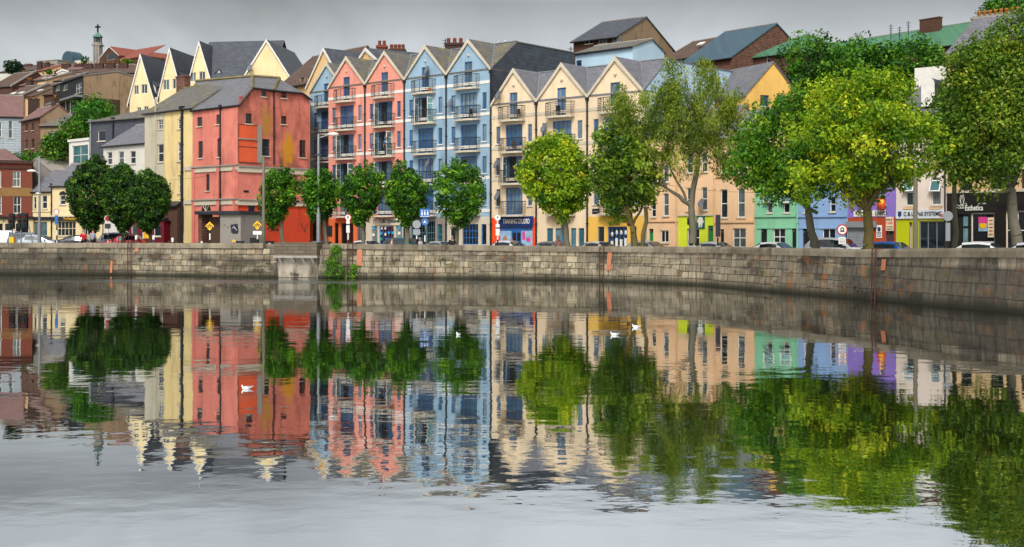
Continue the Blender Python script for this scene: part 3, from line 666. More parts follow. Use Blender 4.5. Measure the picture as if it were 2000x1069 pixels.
tB, fB = apartment('cream apartment block with three gables and a tanning studio at street level', .02, [4.99, 5.26, 5.4], 14.05, 16.85, LB, 14, W_CREAM, end='skyend', zband=BB, bands='ledge', dend=16.9, opens=((0, 2), (1, 0)), roofm='slate', pipes=(0, 1),
    gmat=['tanred', None, 'yellowshop'], shops=[(976, 443, 1040, 480, 'none'), (1068, 446, 1080, 482, 'blue1', 'teal'), (1085, 446, 1110, 482, 'blue2', 'teal'), (1115, 446, 1125, 482, 'blue1', 'teal'), (1130, 446, 1141, 482, 'blue1', 'teal'),
    (1168, 443, 1180, 482, 'blue1'), (1187, 443, 1225, 482, 'bluegrid'), (1231, 443, 1243, 482, 'blue1')])
def patch(par, f, r, mat, name, y=-.03, th=.03, d=0):
    q = f.rect(r, d); m = MB(); m.box(q[0], q[2], y+d, y+th+d, q[1], q[3]); return m.obj(name, M[mat], par), q
# tanning studio front
o, q = patch(tB, fB, (974, 423, 1042, 443), 'navy', 'shop_fascia', -.08, .08)
text(o, 'TANNING STUDIO', q[0]+.55, q[3]-.62, .42, q[2]-q[0]-.9, -.095, 'white', bold=.012)
M['cyan'] = plain('cyan', '2aa8d0', .4); M['pinkp'] = plain('magenta poster', 'd8408c', .4); M['flesh'] = plain('tanned skin print', 'b07a5c', .5); M['posterblue'] = plain('poster blue', '8fb4cf', .4, var=.25)
q = fB.rect((976, 443, 1040, 480)); W4 = (q[2]-q[0])
m = MB(); m.box(q[0], q[2], .1, .14, q[1], q[3]); sf = m.obj('shopfront', M['blue'], tB)
for (a, b, mt, nm) in ((0, .34, 'posterblue', 'window_poster'), (.65, 1, 'posterblue', 'window_poster')):
    m = MB(); m.box(q[0]+W4*a, q[0]+W4*b, .07, .1, q[1], q[3]-.35); po = m.obj(nm, M[mt], sf)
    m = MB()
    if a == 0:
        m.ball((q[0]+.55, .07, q[3]-1.1), .25, .01, .35); m.ball((q[0]+1.25, .07, q[3]-1.15), .13, .01, .17); m.box(q[0]+.45, q[0]+1.35, .06, .069, q[3]-1.7, q[3]-1.35)
        m.obj('printed_heads', M['flesh'], po)
    else: m.box(q[0]+W4*.68, q[0]+W4*.76, .055, .069, q[3]-1.1, q[3]-.4); m.ball((q[2]-.5, .07, q[1]+.5), .25, .01, .2); m.obj('printed_logo', M['pinkp'], po)
m = MB(); m.box(q[0]+W4*.38, q[0]+W4*.48, .08, .098, q[3]-1.2, q[3]-.5); m.box(q[0]+W4*.52, q[0]+W4*.61, .08, .098, q[3]-1.2, q[3]-.5); m.box(q[0]+W4*.53, q[0]+W4*.61, .08, .098, q[1], q[3]-1.4); m.obj('door_pane', M['black'], sf)
for a in (.2, .8):
    m = MB(); m.box(q[0]+W4*a-.12, q[0]+W4*a+.12, -.07, .05, q[3]-.02, q[3]+.6); m.obj('fascia_bracket', M['redwall'], tB)
# second shop and solicitors
o, q = patch(tB, fB, (1190, 436, 1224, 441), 'yellowshop', 'sign_board', -.04, .035)
text(o, 'SOLICITORS', q[0], q[1]+.02, .2, (q[2]-q[0])*.62, -.05, 'black'); text(o, '& CO', q[0]+.9, q[1]+.3, .24, .9, -.03, 'navy')
m = MB(); m.lathe([(0, .0), (.2, .0), (.2, .05), (0, .06)], n=14); o = m.obj('crest', M['tile_brown'], tB, (q[2]+.25, -.01, q[1]+.18)); o.rotation_euler = (R(90), 0, 0)
for i in range(4):
    a, b = fB.u(1191.5+i*8.8), fB.z(455 + (0 if i else 3), 6)
    m = MB(); m.lathe([(0, 0), (.11, 0), (.11, .01), (0, .012)], n=12); o = m.obj('door_notice', M['white'], tB, (a+.15, .08, b)); o.rotation_euler = (R(90), 0, 0); o.scale = (1, 1.7, 1)
    m = MB(); m.box(0, .24, 0, .01, 0, .62); m.obj('door_notice', M['white'], tB, (a+.02, .07, b-1.15+.1*(i % 2)))
for r in ((1157, 408, 1171, 418), (1231, 409, 1242, 416)):
    o, q = patch(tB, fB, r, 'black', 'wall_plaque'); m = MB(); m.box(q[0]+.08, q[2]-.08, -.036, -.03, (q[1]+q[3])/2-.04, (q[1]+q[3])/2+.02); m.obj('plaque_line', M['grey'], o)
# systems shop in the pink block and notices
o, q = patch(tA1, fA1, (733, 430, 789, 440), 'ledge', 'shop_fascia', -.08, .06)
text(o, 'C&L Systems', q[0]+.7, q[1]+.12, .42, 2.6, -.1, 'purple' if 'purple' in M else 'navy')
for (x, y, mt) in ((745, 446, 'white'), (752, 446, 'white'), (744, 456, 'cyan'), (752, 458, 'white'), (759, 455, 'cyan'), (766, 455, 'cyan'), (744, 467, 'greenp'), (766, 446, 'brownwood'), (779, 445, 'cyan'), (729, 446, 'cyan'), (729, 459, 'white'), (779, 456, 'white')):
    if mt == 'greenp' and mt not in M: M['greenp'] = plain('leaf green notice', '1fae4a', .4)
    wd = 2.4 if x < 735 or x > 772 else 1.6
    q = fA1.rect((x-wd, y-2.6, x+wd, y+2.6)); m = MB(); m.box(q[0], q[2], .04, .05, q[1], q[3]); m.obj('window_notice', M[mt], tA1)
m = MB(); q = fA1.rect((637, 441, 649, 462)); m.box(q[0], q[2], -.04, 0, q[1], q[3]); m.obj('wall_shutter', M['iron'], tA1)
# dishes and balcony things fixed to walls
for (tt, ff, x, y, r) in ((tA2, fA2, 840, 139, .42), (tA2, fA2, 886, 203, .42), (tA1, fA1, 763, 266, .4), (tA2, fA2, 842, 320, .4), (tB, fB, 979, 188, .42), (tB, fB, 1069, 252, .42), (tB, fB, 976, 322, .4), (tB, fB, 978, 384, .42), (tB, fB, 1262, 352, .3)):
    u = ff.u(x); dish(tt, u, ff.z(y, u), r)
o = dish(tB, 15.75, 11.0, .5, 2.0, 60); text
# street wall lamps etc on blue end: lead flashing and stains in the slate are in the material

# ------------------------------------------------------------------ low terraces to the right
def terr(label, x0, x1, ye, yr, depth, wall, roof, wins, mats2=None, **k):
    return bldg('terraced_house', label, 'house', x0, DL(x0), x1-.15, DL(x1), depth, ye, yr, 'side', wall, roof, wins, z0=1.0, group='low painted terraced houses', **k)
M['apricot'] = stucco('apricot render', 'eec59a', .4, 'a07a54'); M['apricot2'] = stucco('deep apricot render', 'eabf90', .4, '9c7450')
M['mint'] = stucco('mint green render', '8ccaa2', .4, '4f7f63'); M['corn'] = stucco('cornflower render', '8eacd4', .4, '5a6f95'); M['lilac'] = stucco('purple render', '8f76c4', .4, '574482')
M['shellw'] = stucco('shell white render', 'e5d3c4', .2, '917c6c'); M['sand'] = stucco('sand render', 'e0bd8c', .2, '8e7450'); M['lime'] = stucco('lime yellow paint', 'dbe83a', .08, '9aa02c'); M['acid'] = stucco('acid yellow paint', 'bdc312', .12, '7a7d1c')
M['greendoor'] = plain('green door', '12873f', .4); M['darkgreen'] = plain('bottle green', '0c5a44', .5)
def skin_patch(t, f, r, mat, name='ground_floor_paint', holes=(), y=-.012):
    q = f.rect(r); hs_ = [f.rect(h) for h in holes]; mb = MB(); holed(mb, [(q[0], q[1]), (q[2], q[1]), (q[2], q[3]), (q[0], q[3])], hs_, y=y, rev=.1); return mb.obj(name, M[mat], t)
def door(t, f, r, mat, y=.1, light=True):
    q = f.rect(r); m = MB(); m.box(q[0], q[2], y, y+.05, q[1], q[3]-.45); zz = q[3]-.45; m.box(q[0], q[2], y-.01, y+.05, zz, zz+.06)
    for i in (0, 1):
        for j in (0, 1):
            wq = (q[2]-q[0]); m.box(q[0]+wq*(.12+.44*i), q[0]+wq*(.44+.44*i), y-.015, y, q[1]+.15+j*1.1, q[1]+1.0+j*1.1)
    o = m.obj('door', M[mat], t); p = MB(); p.box(q[0], q[2], y+.01, y+.02, zz+.06, q[3]); p.obj('fanlight', M['shopglass'], o); h = MB(); h.ball((q[0]+.12, y-.04, q[1]+1.1), .04, .04, .04); h.obj('handle', M['grey'], o); return o
def ledge(t, f, x0, x1, y, mat, h=.14, pr=.1, name='string_course'):
    a, b = f.u(x0), f.u(x1); z = f.z(y, (a+b)/2); m = MB(); m.box(a, b, -pr, -.013, z-h, z); return m.obj(name, M[mat], t)
w_ = [(1272, 395, 1281, 424, 'sash'), (1295, 378, 1306, 422, 'sash'), (1272, 330, 1281, 362, 'sash'), (1295, 322, 1306, 356, 'sash'), (1268, 447, 1276, 478, 'none'), (1290, 450, 1306, 474, 'two')]
t, f, W, *_ = terr('apricot terraced house beside the yellow solicitors front, with a plain green door', 1263, 1324, 268, 215, 9, 'apricot', 'slate', w_); door(t, f, (1268, 447, 1276, 480), 'greendoor'); ledge(t, f, 1263, 1324, 430, 'apricot2'); pipe(t, W-.1, 1.2, 9.2, .05, 'apricot2')
w_ = [(1341, 367, 1353, 412, 'sash'), (1370, 366, 1381, 411, 'sash'), (1341, 300, 1353, 338, 'sash'), (1370, 298, 1381, 336, 'sash'), (1342, 447, 1366, 482, 'wh1'), (1383, 441, 1393, 480, 'none')]
t, f, W, *_ = terr('apricot house with a bright lime yellow ground floor and dark green sign', 1324.2, 1394, 266, 212, 9, 'apricot', 'slate', w_)
skin_patch(t, f, (1324.6, 419, 1393.4, 486), 'lime', holes=((1342, 447, 1366, 482), (1383, 441, 1393, 480))); door(t, f, (1383, 441, 1393, 480), 'greendoor'); ledge(t, f, 1324.5, 1393.5, 419, 'ledge', .12)
o, q = patch(t, f, (1361, 420, 1377, 447), 'darkgreen', 'shop_sign', -.07, .05); wq = q[2]-q[0]; cx = (q[0]+q[2])/2; zt = q[3]
m = MB(); pts = [(-.17, -.22), (-.05, -.15), (.05, -.15), (.17, -.22), (.21, -.42), (.15, -.62), (.12, -.88), (.04, -.9), (.02, -.66), (-.02, -.66), (-.04, -.9), (-.12, -.88), (-.15, -.62), (-.21, -.42)]
m.prism([(cx+a*1.15, zt+b*1.05) for a, b in pts][::-1], -.085, -.071, 'y'); m.sbar((cx-.2, -.08, zt-.35), (cx-.27, -.08, zt-.55), .04); m.sbar((cx+.2, -.08, zt-.4), (cx+.27, -.08, zt-.6), .04); m.obj('tooth_emblem', M['white'], o)
o, q = patch(t, f, (1343, 426, 1358, 439), 'black', 'wall_plaque', -.06, .04)
dish(t, f.u(1376), f.z(398, f.u(1376)), .36)
w_ = [(1407, 370, 1421, 426, 'sash'), (1440, 368, 1455, 425, 'sash'), (1407, 300, 1421, 340, 'sash'), (1440, 298, 1455, 338, 'sash'), (1431, 446, 1457, 484, 'wh1'), (1407, 448, 1414, 484, 'none')]
t, f, W, *_ = terr('apricot terraced house with a tall white ground floor window, beside the mint green house', 1394.2, 1474, 272, 218, 9, 'apricot', 'slate', w_); door(t, f, (1407, 448, 1414, 482), 'black'); ledge(t, f, 1394.5, 1473.5, 430, 'apricot2', .2); pipe(t, .1, 1.2, 9, .05, 'apricot2'); ledge(t, f, 1394.5, 1473.5, 343, 'apricot2', .12)
w_ = [(1498, 380, 1508, 416, 'sash'), (1530, 380, 1542, 416, 'sash'), (1486, 446, 1498, 482, 'none'), (1510, 446, 1534, 480, 'wh1'), (1547, 446, 1555, 484, 'none')]
t, f, W, *_ = terr('mint green terraced house with open top lights', 1474.2, 1556, 330, 290, 8, 'mint', 'slate', w_); door(t, f, (1486, 446, 1498, 482), 'black'); door(t, f, (1547, 446, 1555, 482), 'black'); ledge(t, f, 1474.5, 1555.5, 420, 'mint', .16); ledge(t, f, 1478, 1555.5, 444, 'mint', .1, .06)
for x in (1503, 1536): u = f.u(x); z = f.z(384, u); m = MB(); m.box(-.42, .42, 0, .05, -.75, -.68); m.box(-.42, .42, 0, .05, -.07, 0); m.box(-.42, -.35, 0, .05, -.68, -.07); m.box(.35, .42, 0, .05, -.68, -.07); o = m.obj('open_top_light', M['white'], t, (u, -.02, z+.25)); o.rotation_euler = (R(-22), 0, 0); p = MB(); p.box(-.35, .35, .02, .03, -.68, -.07); p.obj('pane', M['teal'], o)
w_ = [(1570, 382, 1582, 416, 'sash'), (1621, 384, 1632, 414, 'sash'), (1568, 446, 1582, 484, 'none'), (1606, 446, 1632, 484, 'two'), (1650, 448, 1654, 484, 'none')]
t, f, W, *_ = terr('cornflower blue terraced house between the mint green and purple ones', 1556.2, 1656, 336, 296, 8, 'corn', 'slate', w_); door(t, f, (1568, 446, 1582, 484), 'black'); ledge(t, f, 1556.5, 1655.5, 420, 'corn', .16); ledge(t, f, 1556.5, 1655.5, 444, 'corn', .1, .06); pipe(t, .08, 1.2, 7, .06, 'mint')
# purple house with roller shutter
w_ = [(1688, 365, 1700, 396, 'sash'), (1718, 362, 1730, 400, 'sash'), (1731, 448, 1746, 486, 'none')]
t, f, W, *_ = terr('purple house with a red shopfront and closed grey roller shutter', 1656.2, 1750, 330, 290, 8, 'lilac', 'slate', w_)
M['redshop'] = stucco('brick red paint', 'b04a2c', .3, '5a2a1c'); skin_patch(t, f, (1656.6, 425, 1749.5, 488), 'redshop', holes=((1731, 448, 1746, 487),)); door(t, f, (1731, 448, 1746, 486), 'brownwood')
M['shutter'] = courses('shutter', '8d9093', '8d9093', '4a4c4f', 50, .1, .012, .4)
q = f.rect((1657, 441, 1698, 489)); m = MB(); m.box(q[0], q[2], -.05, -.015, q[1], q[3]); o = m.obj('roller_shutter', M['shutter'], t); m = MB(); m.box(q[0]-.1, f.u(1714), -.3, -.013, q[3]-.12, q[3]+.28); m.obj('shutter_box', M['grey'], o)
o, q = patch(t, f, (1668, 411, 1731, 423), 'white', 'sign_board', -.06, .05); text(o, 'TEL', q[0]+.15, q[1]+.08, .26, .5, -.075, 'black'); text(o, 'U', q[0]+.95, q[1]+.08, .26, None, -.075, 'black'); text(o, 'LAND', q[0]+1.55, q[1]+.08, .26, .8, -.075, 'black')
o, q = patch(t, f, (1712, 440, 1723, 465), 'white', 'notice_board', -.05, .03); m = MB(); m.ball(((q[0]+q[2])/2, -.052, q[3]-.28), .12, .01, .16); [m.box(q[0]+.05, q[2]-.05, -.056, -.051, q[1]+.08+k*.09, q[1]+.12+k*.09) for k in range(4)]; m.obj('notice_print', M['navy'], o)
o, q = patch(t, f, (1731, 424, 1746, 451), 'cream', 'notice_board', -.08, .04); text(o, 'SALE', q[0]+.04, q[1]+.68, .13, (q[2]-q[0])*.8, -.09, 'black'); text(o, '1250', q[0]+.04, q[1]+.45, .15, (q[2]-q[0])*.8, -.09, 'redwall'); m = MB(); [m.box(q[0]+.04, q[2]-.05, -.086, -.081, q[1]+.06+k*.1, q[1]+.1+k*.1) for k in range(3)]; m.obj('notice_print', M['black'], o)
m = MB(); m.lathe([(0, 0), (.45, .04), (.46, .1), (0, .13)], n=24); o = m.obj('round_sign', M['orange'], t, (f.u(1729)-.15, -.3, f.z(399, f.u(1729)))); o.rotation_euler = (R(90), 0, R(20)); o.scale = (.62, 1, 1); M['yel'] = plain('signal yellow', 'f2b90f', .5)
m = MB(); m.ball((.02, .12, .1), .3, .2, .03); m.obj('sign_face', M['yel'], o)
# systems shop house
w_ = [(1769, 350, 1784, 402, 'sash'), (1819, 347, 1838, 401, 'sash'), (1776, 434, 1782, 489, 'none'), (1795, 432, 1846, 487, 'shop'), (1769, 255, 1784, 300, 'sash'), (1819, 252, 1838, 298, 'sash')]
t, f, W, ze, zr = bldg('shop_house', 'shell white house over an acid yellow systems shop', 'house', 1750.2, DL(1750), 1849, DL(1849), 10, 226, 160, 'side', 'shellw', 'slate', w_, z0=1.0)
skin_patch(t, f, (1750.6, 429, 1848.5, 490), 'acid', holes=((1776, 434, 1782, 489), (1795, 432, 1846, 487))); door(t, f, (1776, 434, 1782, 489), 'white', .3)
M['signgrey'] = plain('pale sign', 'cfd2d6', .4)
o, q = patch(t, f, (1751, 410, 1847, 427), 'signgrey', 'shop_fascia', -.12, .1); text(o, 'C & L EPoS SYSTEMS', q[0]+.55, q[1]+.17, .27, (q[2]-q[0])*.75, -.135, 'black', bold=.01)
m = MB(); m.prism([(q[0]+.15, q[3]-.1), (q[0]+.15, q[1]+.2), (q[0]+.27, q[1]+.08), (q[0]+.39, q[1]+.2), (q[0]+.39, q[3]-.1)], -.13, -.121, 'y'); m.obj('shield_emblem', M['navy'], o)
m = MB(); m.ball((q[2]-.22, -.125, q[3]-.15), .05, .01, .05); [m.box(q[2]-.32, q[2]-.12, -.13, -.121, q[1]+.08+k*.07, q[1]+.12+k*.07) for k in range(3)]; m.obj('sign_mark', M['redwall'], o)
for x in (1776, 1828): u = f.u(x); z = f.z(374, u); m = MB(); wd = .36; m.box(-wd, wd, 0, .05, 0, .07); m.box(-wd, wd, 0, .05, .73, .8); m.box(-wd, -wd+.07, 0, .05, .07, .73); m.box(wd-.07, wd, 0, .05, .07, .73); o = m.obj('open_top_light', M['white'], t, (u, -.33, z)); o.rotation_euler = (R(24)*-1, 0, 0); p = MB(); p.box(-wd+.07, wd-.07, .02, .03, .07, .73); p.obj('pane', M['teal'], o)
for x in (1776, 1828): u = f.u(x); ledge(t, f, x-11, x+11, 405, 'apricot2', .14, .14, 'window_shelf')
pipe(t, W-.08, 1.2, ze-.3, .05)
# arched dormer and party wall
m = MB(); u0, u1 = f.u(1796), f.u(1822); zb = f.z(208, u0); zt = f.z(152, u0); r_ = (u1-u0)/2; cxx = (u0+u1)/2
arc = [(cxx+r_*math.cos(a), zt-r_+r_*math.sin(a)) for a in [math.pi*i/10 for i in range(11)]]
m.prism([(u1, zb)] + arc + [(u0, zb)], .3, 3.2, 'y'); dm = m.obj('dormer', M['slate_wall'], t); m = MB(); m.prism([(u1, zb)] + arc + [(u0, zb)], .26, .3, 'y'); m.obj('dormer_front', M['white'], dm)
win(t, (u0+.2, zb+.05, u1-.2, zt-r_*.8), 'sash', s=.2, sill=False)
m = MB(); m.box(f.u(1784, 5), f.u(1784, 5)+5, 5.2, 5.5, ze-1, f.z(122, W, 5)); m.obj('party_wall', M['white'], t)
# beauty salon building
w_ = [(1877, 335, 1899, 372, 'dark'), (1935, 333, 1960, 370, 'dark'), (1995, 330, 2020, 368, 'dark'), (1877, 240, 1899, 300, 'dark'), (1935, 236, 1960, 298, 'dark'), (1995, 232, 2020, 296, 'dark'), (1877, 150, 1890, 190, 'dark'), (1935, 140, 1955, 184, 'dark'), (1869, 419, 1893, 488, 'none'), (1897, 416, 1943, 474, 'pane', False, 'shopglass'), (1965, 412, 2010, 488, 'wh1', False, 'shopglass')]
t, f, W, ze, zr = bldg('salon_building', 'tall sand coloured building over a black tiled beauty salon', 'building', 1849.6, DL(1849), 2110, DL(2110), 11, 108, 22, 'side', 'sand', 'slate', w_, z0=1.0, chim=((1950, 5.5, 30, 3.4, 8, 'conc'),))
skin_patch(t, f, (1850.2, 374, 2105, 492), 'greyblock', holes=((1869, 419, 1893, 488), (1897, 416, 1943, 474), (1965, 412, 2010, 488)), y=-.06)
ledge(t, f, 1850, 2105, 372, 'ledge', .1, .12)
q = f.rect((1869, 419, 1893, 488)); m = MB(); m.box(q[0], q[2], .1, .15, q[1], q[3]); o = m.obj('door', M['black'], t); m = MB(); m.box(q[0]+.38, q[2]-.1, .08, .1, q[1]+.2, q[3]-.9); m.box(q[0]+.38, q[2]-.1, .08, .1, q[3]-.75, q[3]-.1); m.obj('pane', M['teal'], o)
q = f.rect((1886, 402, 1921, 411)); lt = text(t, 'Esthetica', q[0], q[1]-.02, .36, q[2]-q[0], -.08, 'white', bold=.02)
text(lt, 'SKINCARE', (q[2]-q[0])*.72, .4, .08, .5, 0, 'white')
m = MB()
def leafc(cx, cz, l, wd, an): 
    a = [(math.sin(math.pi*i/8)*wd, l*i/8) for i in range(9)]; pl = a + [(-x, z) for x, z in a[::-1]]
    pl = [(cx+x*math.cos(an)+z*math.sin(an), cz-x*math.sin(an)+z*math.cos(an)) for x, z in pl]
    m.tube([(p[0], -.085, p[1]) for p in pl], .016, n=4)
ux, uz = q[0]-.12, q[1]+.12
leafc(ux-.1, uz+.15, .75, .11, .12); leafc(ux-.05, uz+.15, .72, .1, -.15); leafc(ux-.15, uz, .42, .08, -.95); leafc(ux, uz, .4, .09, .5); leafc(ux-.05, uz, .3, .08, -.5)
m.obj('butterfly_emblem', M['white'], t)
q = f.rect((1911, 424, 1928, 452)); m = MB(); m.box(q[0], q[2], .02, .05, q[1], q[3]); o = m.obj('window_poster', M['posterblue'], t); m = MB(); m.box(q[0], q[2], .0, .019, q[3]-.4, q[3]); m.obj('poster_print', M['pinkp'], o); m = MB(); m.ball(((q[0]+q[2])/2, .01, q[1]+.4), .25, .008, .25); m.obj('poster_print', M['yel'], o)
q = f.rect((1929, 425, 1941, 464)); m = MB(); m.box(q[0], q[2], .02, .05, q[1], q[3]); o = m.obj('window_poster', M['cream'], t); m = MB(); [m.box(q[0]+.08, q[2]-.08, .012, .019, q[1]+.15+k*.22, q[1]+.22+k*.22) for k in range(5)]; m.obj('poster_print', M['tile_red'], o)
# ================================================================== coral corner house
fR, WR = fr2(464, 111.0, 605, 116.6)
def st_(x, y, rx, rz, c): u = fR.u(x); return (u, fR.z(y, u), rx, rz, c)
M['coral'] = stucco('coral render', 'd67c69', .9, '63382e', stains=(st_(520, 238, .75, 1.6, 'a97a30'), st_(562, 292, .85, 1.9, 'c48a14'), st_(480, 185, .5, .7, '94504a')), mott=.55)
M['coral2'] = stucco('coral side render', 'e38776', .6, '8a4437', mott=.3); M['butter'] = stucco('butter yellow render', 'e8cd90', .6, '8d7a52'); M['putty'] = stucco('putty render', 'c2b9a2', .35, '6f6858'); M['hatch'] = stucco('orange panel', 'e0603a', .3, 'a03c1c')
fR, WR = fr2(464, 111.0, 605, 116.6)
fL, WL = fr2(376, 115.6, 464, 111.0)
tc_ = thing('corner_house', 'coral red corner house with an orange hatch and slate roof', 'building', (fR.X, fR.Y, 0), fR.a)
hr = [(480, 222, 492, 242, 'dark6'), (549, 227, 560, 243, 'dark6'), (511, 178, 519, 189, 'darkp'), (549, 181, 559, 192, 'darkp'), (512, 272, 527, 305, 'dark'), (585, 274, 597, 308, 'dark'), (485, 397, 498, 433, 'dark')]
hr_ = [(fR.rect(h[:4]), h[4]) for h in hr]
eL = fR.z(205, 0); eT = fR.z(172.5, fR.u(491)); uT = fR.u(491); uT2 = fR.u(585); eR = fR.z(194, WR); eT2 = eT-.05
mb = MB(); zc = fR.z(325, 0)
holed(mb, [(0, zc), (WR, zc), (WR, eR), (uT2, eT), (uT, eT), (0, eL)], [h for h, _ in hr_])
z2 = fR.z(391, 0)
holed(mb, [(0, .8), (WR, .8), (WR, z2), (0, z2)], [h for h, _ in hr_], m=1, y=.04); holed(mb, [(0, z2), (WR, z2), (WR, zc), (0, zc)], [], m=2, y=.04)
mb.add([(WR, 0, .8), (WR, 10, .8), (WR, 10, eR), (WR, 0, eR)], [(0,1,2,3)]); mb.add([(.3, .3, .8), (WR-.3, .3, .8), (WR-.3, .3, eR-.3), (.3, .3, eR-.3)], [(0,1,2,3)], 0)
M['coralred'] = stucco('scarlet ground floor render', 'cf4a2c', .6, '5c2015'); mb.obj('wall', [M['coral'], M['coralred'], M['coral2']], tc_)
for (r, st) in hr_: win(tc_, r, st, sill=True)
for z_, h_, zz_ in ((zc-.5, .45, .127), (z2-.45, .43, .117)): m = MB(); m.box(0, WR, -.1, .039, z_, z_+h_); m.obj('string_course', M['ledge'], tc_); m = MB(); m.box(0, WR+.1, -.2, .039, z_+h_+.003, z_+h_+zz_); m.obj('cornice', M['conc'], tc_)
q = fR.rect((464.5, 245, 501, 318)); m = MB(); m.box(q[0]+.05, q[2], -.06, -.003, q[1], q[3]); o = m.obj('loading_hatch', M['hatch'], tc_)
m = MB(); [m.box(q[0]+.03, q[2]+.03, -.085, -.061, z, z+.05) for z in (q[1], (q[1]+q[3])/2-.3, q[3])]; m.box(q[0]+.02, q[0]+.07, -.085, -.061, q[1]+.055, q[3]-.005); m.obj('hatch_frame', M['brownwood'], o); m = MB(); m.box(q[0], q[2], -.16, -.062, q[3]-1.32, q[3]-1.2); m.obj('hatch_rail', M['conc'], o)
q = fR.rect((501.5, 245, 511, 318)); m = MB(); m.box(q[0], q[2], -.05, -.003, q[1], q[3]); m.obj('bare_plaster', M['conc'], tc_)
u_ = fR.u(534); pipe(tc_, u_, fR.z(322, u_), fR.z(180, u_), .07)
for (x, y) in ((476, 374),): o, q = patch(tc_, fR, (x, y-2, x+10, y+2), 'black', 'street_plate', .0, .03)
# left leg of the corner house (its own frame, parts parented to the same thing)
inv = tc_.matrix_world.inverted() if False else Matrix.Translation(Vector((fR.X, fR.Y, 0))) @ Matrix.Rotation(fR.a, 4, 'Z'); inv = inv.inverted()
def inR(x, y, z, f): return inv @ (Matrix.Translation(Vector((f.X, f.Y, 0))) @ Matrix.Rotation(f.a, 4, 'Z') @ Vector((x, y, z)))
class Sub:                               # a sub-frame: parts built in facade frame f, parented to the thing
    def __init__(s, f, base): s.f, s.base = f, base
    def put(s, o):
        o.parent = s.base; p = inR(o.location.x, o.location.y, o.location.z, s.f); o.location = p; o.rotation_euler.z += s.f.a-fR.a; return o
sb = Sub(fL, tc_)
hl = [(385, 229, 395, 247, 'darkp'), (422, 224, 430, 243, 'dark6'), (387, 276, 396, 309, 'dark6'), (424, 271, 431, 307, 'dark6'), (402, 340, 409, 373, 'dark'), (397, 401, 410, 414, 'none')]
hl_ = [(fL.rect(h[:4]), h[4]) for h in hl]
mb = MB(); eLL = fL.z(215, 0)
holed(mb, [(0, .8), (WL, .8), (WL, eL), (0, eLL)], [h for h, _ in hl_]); mb.add([(.3, .3, .8), (WL-.3, .3, .8), (WL-.3, .3, eLL-.3), (.3, .3, eLL-.3)], [(0,1,2,3)])
sb.put(mb.obj('wall', M['coral2'], None, (0,0,0)))
for (r, st) in hl_:
    if st != 'none': sb.put(win(None, r, st, sill=True))
zc2 = fL.z(325, WL/2); z22 = fL.z(391, WL/2)
for z_ in (zc2-.5, z22-.45): m = MB(); m.box(0, WL+.05, -.09, -.003, z_, z_+.44); sb.put(m.obj('string_course', M['ledge'], None, (0,0,0))); m = MB(); m.box(0, WL+.1, -.2, -.003, z_+.443, z_+.56); sb.put(m.obj('cornice', M['conc'], None, (0,0,0)))
for x in (376, 424, 456): u = fL.u(x); m = MB(); m.box(u, u+.42, -.12, -.005, .8, zc2-.05); sb.put(m.obj('pilaster', M['coral2'], None, (0,0,0)))
sb.put(pipe(None, fL.u(431.5), 1.5, fL.z(212, WL/2), .07))
u = fL.u(403); z = fL.z(413, u); arc = [(u+.72*math.cos(a), z+.72*math.sin(a)) for a in [math.pi*i/12 for i in range(13)]]
m = MB(); m.prism(arc, -.04, -.008, 'y'); o = sb.put(m.obj('fanlight', M['black'], None, (0,0,0)))
m = MB(); [m.sbar((u, -.05, z), (u+.7*math.cos(a), -.05, z+.7*math.sin(a)), .05) for a in (R(50), R(90), R(130))]; m.box(u-.75, u+.75, -.09, -.045, z-.08, z+.02); m.obj('fanlight_bars', M['ledge'], o)
o, q = patch(tc_, fL, (0, 0, 1, 1), 'black', 'x'); bpy.data.objects.remove(o)
# roof of the corner house: left slope + two hipped slopes over the right front
def rp(x, y, f, d): u = f.u(x, d); return inR(u, d, f.z(y, u, d), fL if f is fL else fR)
m = MB()
A = inR(-.1, -.25, eLL-.1, fL); B = Vector((0-.05, -.25, eL-.05)); Cc = Vector((uT, -.2, eT+.02)); 
rid1 = rp(493, 150, fR, 3.6); rid0 = rp(383, 160, fL, 5.5)
def tri(*p): m.add([tuple(x) for x in p] , [tuple(range(len(p)))])
tri(A, B, Cc, rid1, rid0)
v1 = Vector((fR.u(533), -.2, eT-.02)); ap2 = rp(546, 154, fR, 3.0); D_ = Vector((uT2+.2, -.2, eT-.02)); E_ = Vector((WR+.1, -.2, eR-.1)); back = rp(600, 186, fR, 6)
tri(Cc, v1, rid1); tri(v1, ap2, rid1); tri(v1, D_, ap2); tri(D_, E_, back, ap2)
bk = [Vector((p.x, p.y+6, p.z-4)) for p in (rid0, rid1, ap2, back)]
tri(rid0, rid1, bk[1], bk[0]); tri(rid1, ap2, bk[2], bk[1]); tri(ap2, back, bk[3], bk[2])
rf = m.obj('roof', M['slate'], tc_)
m = MB()
for a, b in ((A, B), (B, Cc), (Cc, v1), (v1, D_), (D_, E_)): m.sbar(a+Vector((0, -.06, -.04)), b+Vector((0, -.06, -.04)), .13)
m.obj('gutter', M['dark'], rf); m = MB()
for a, b in ((Cc, rid1), (rid0, rid1), (v1, ap2), (rid1, ap2)): m.sbar(a+Vector((0, 0, .06)), b+Vector((0, 0, .06)), .22)
m.obj('ridge_tiles', M['ridgemoss'], rf)
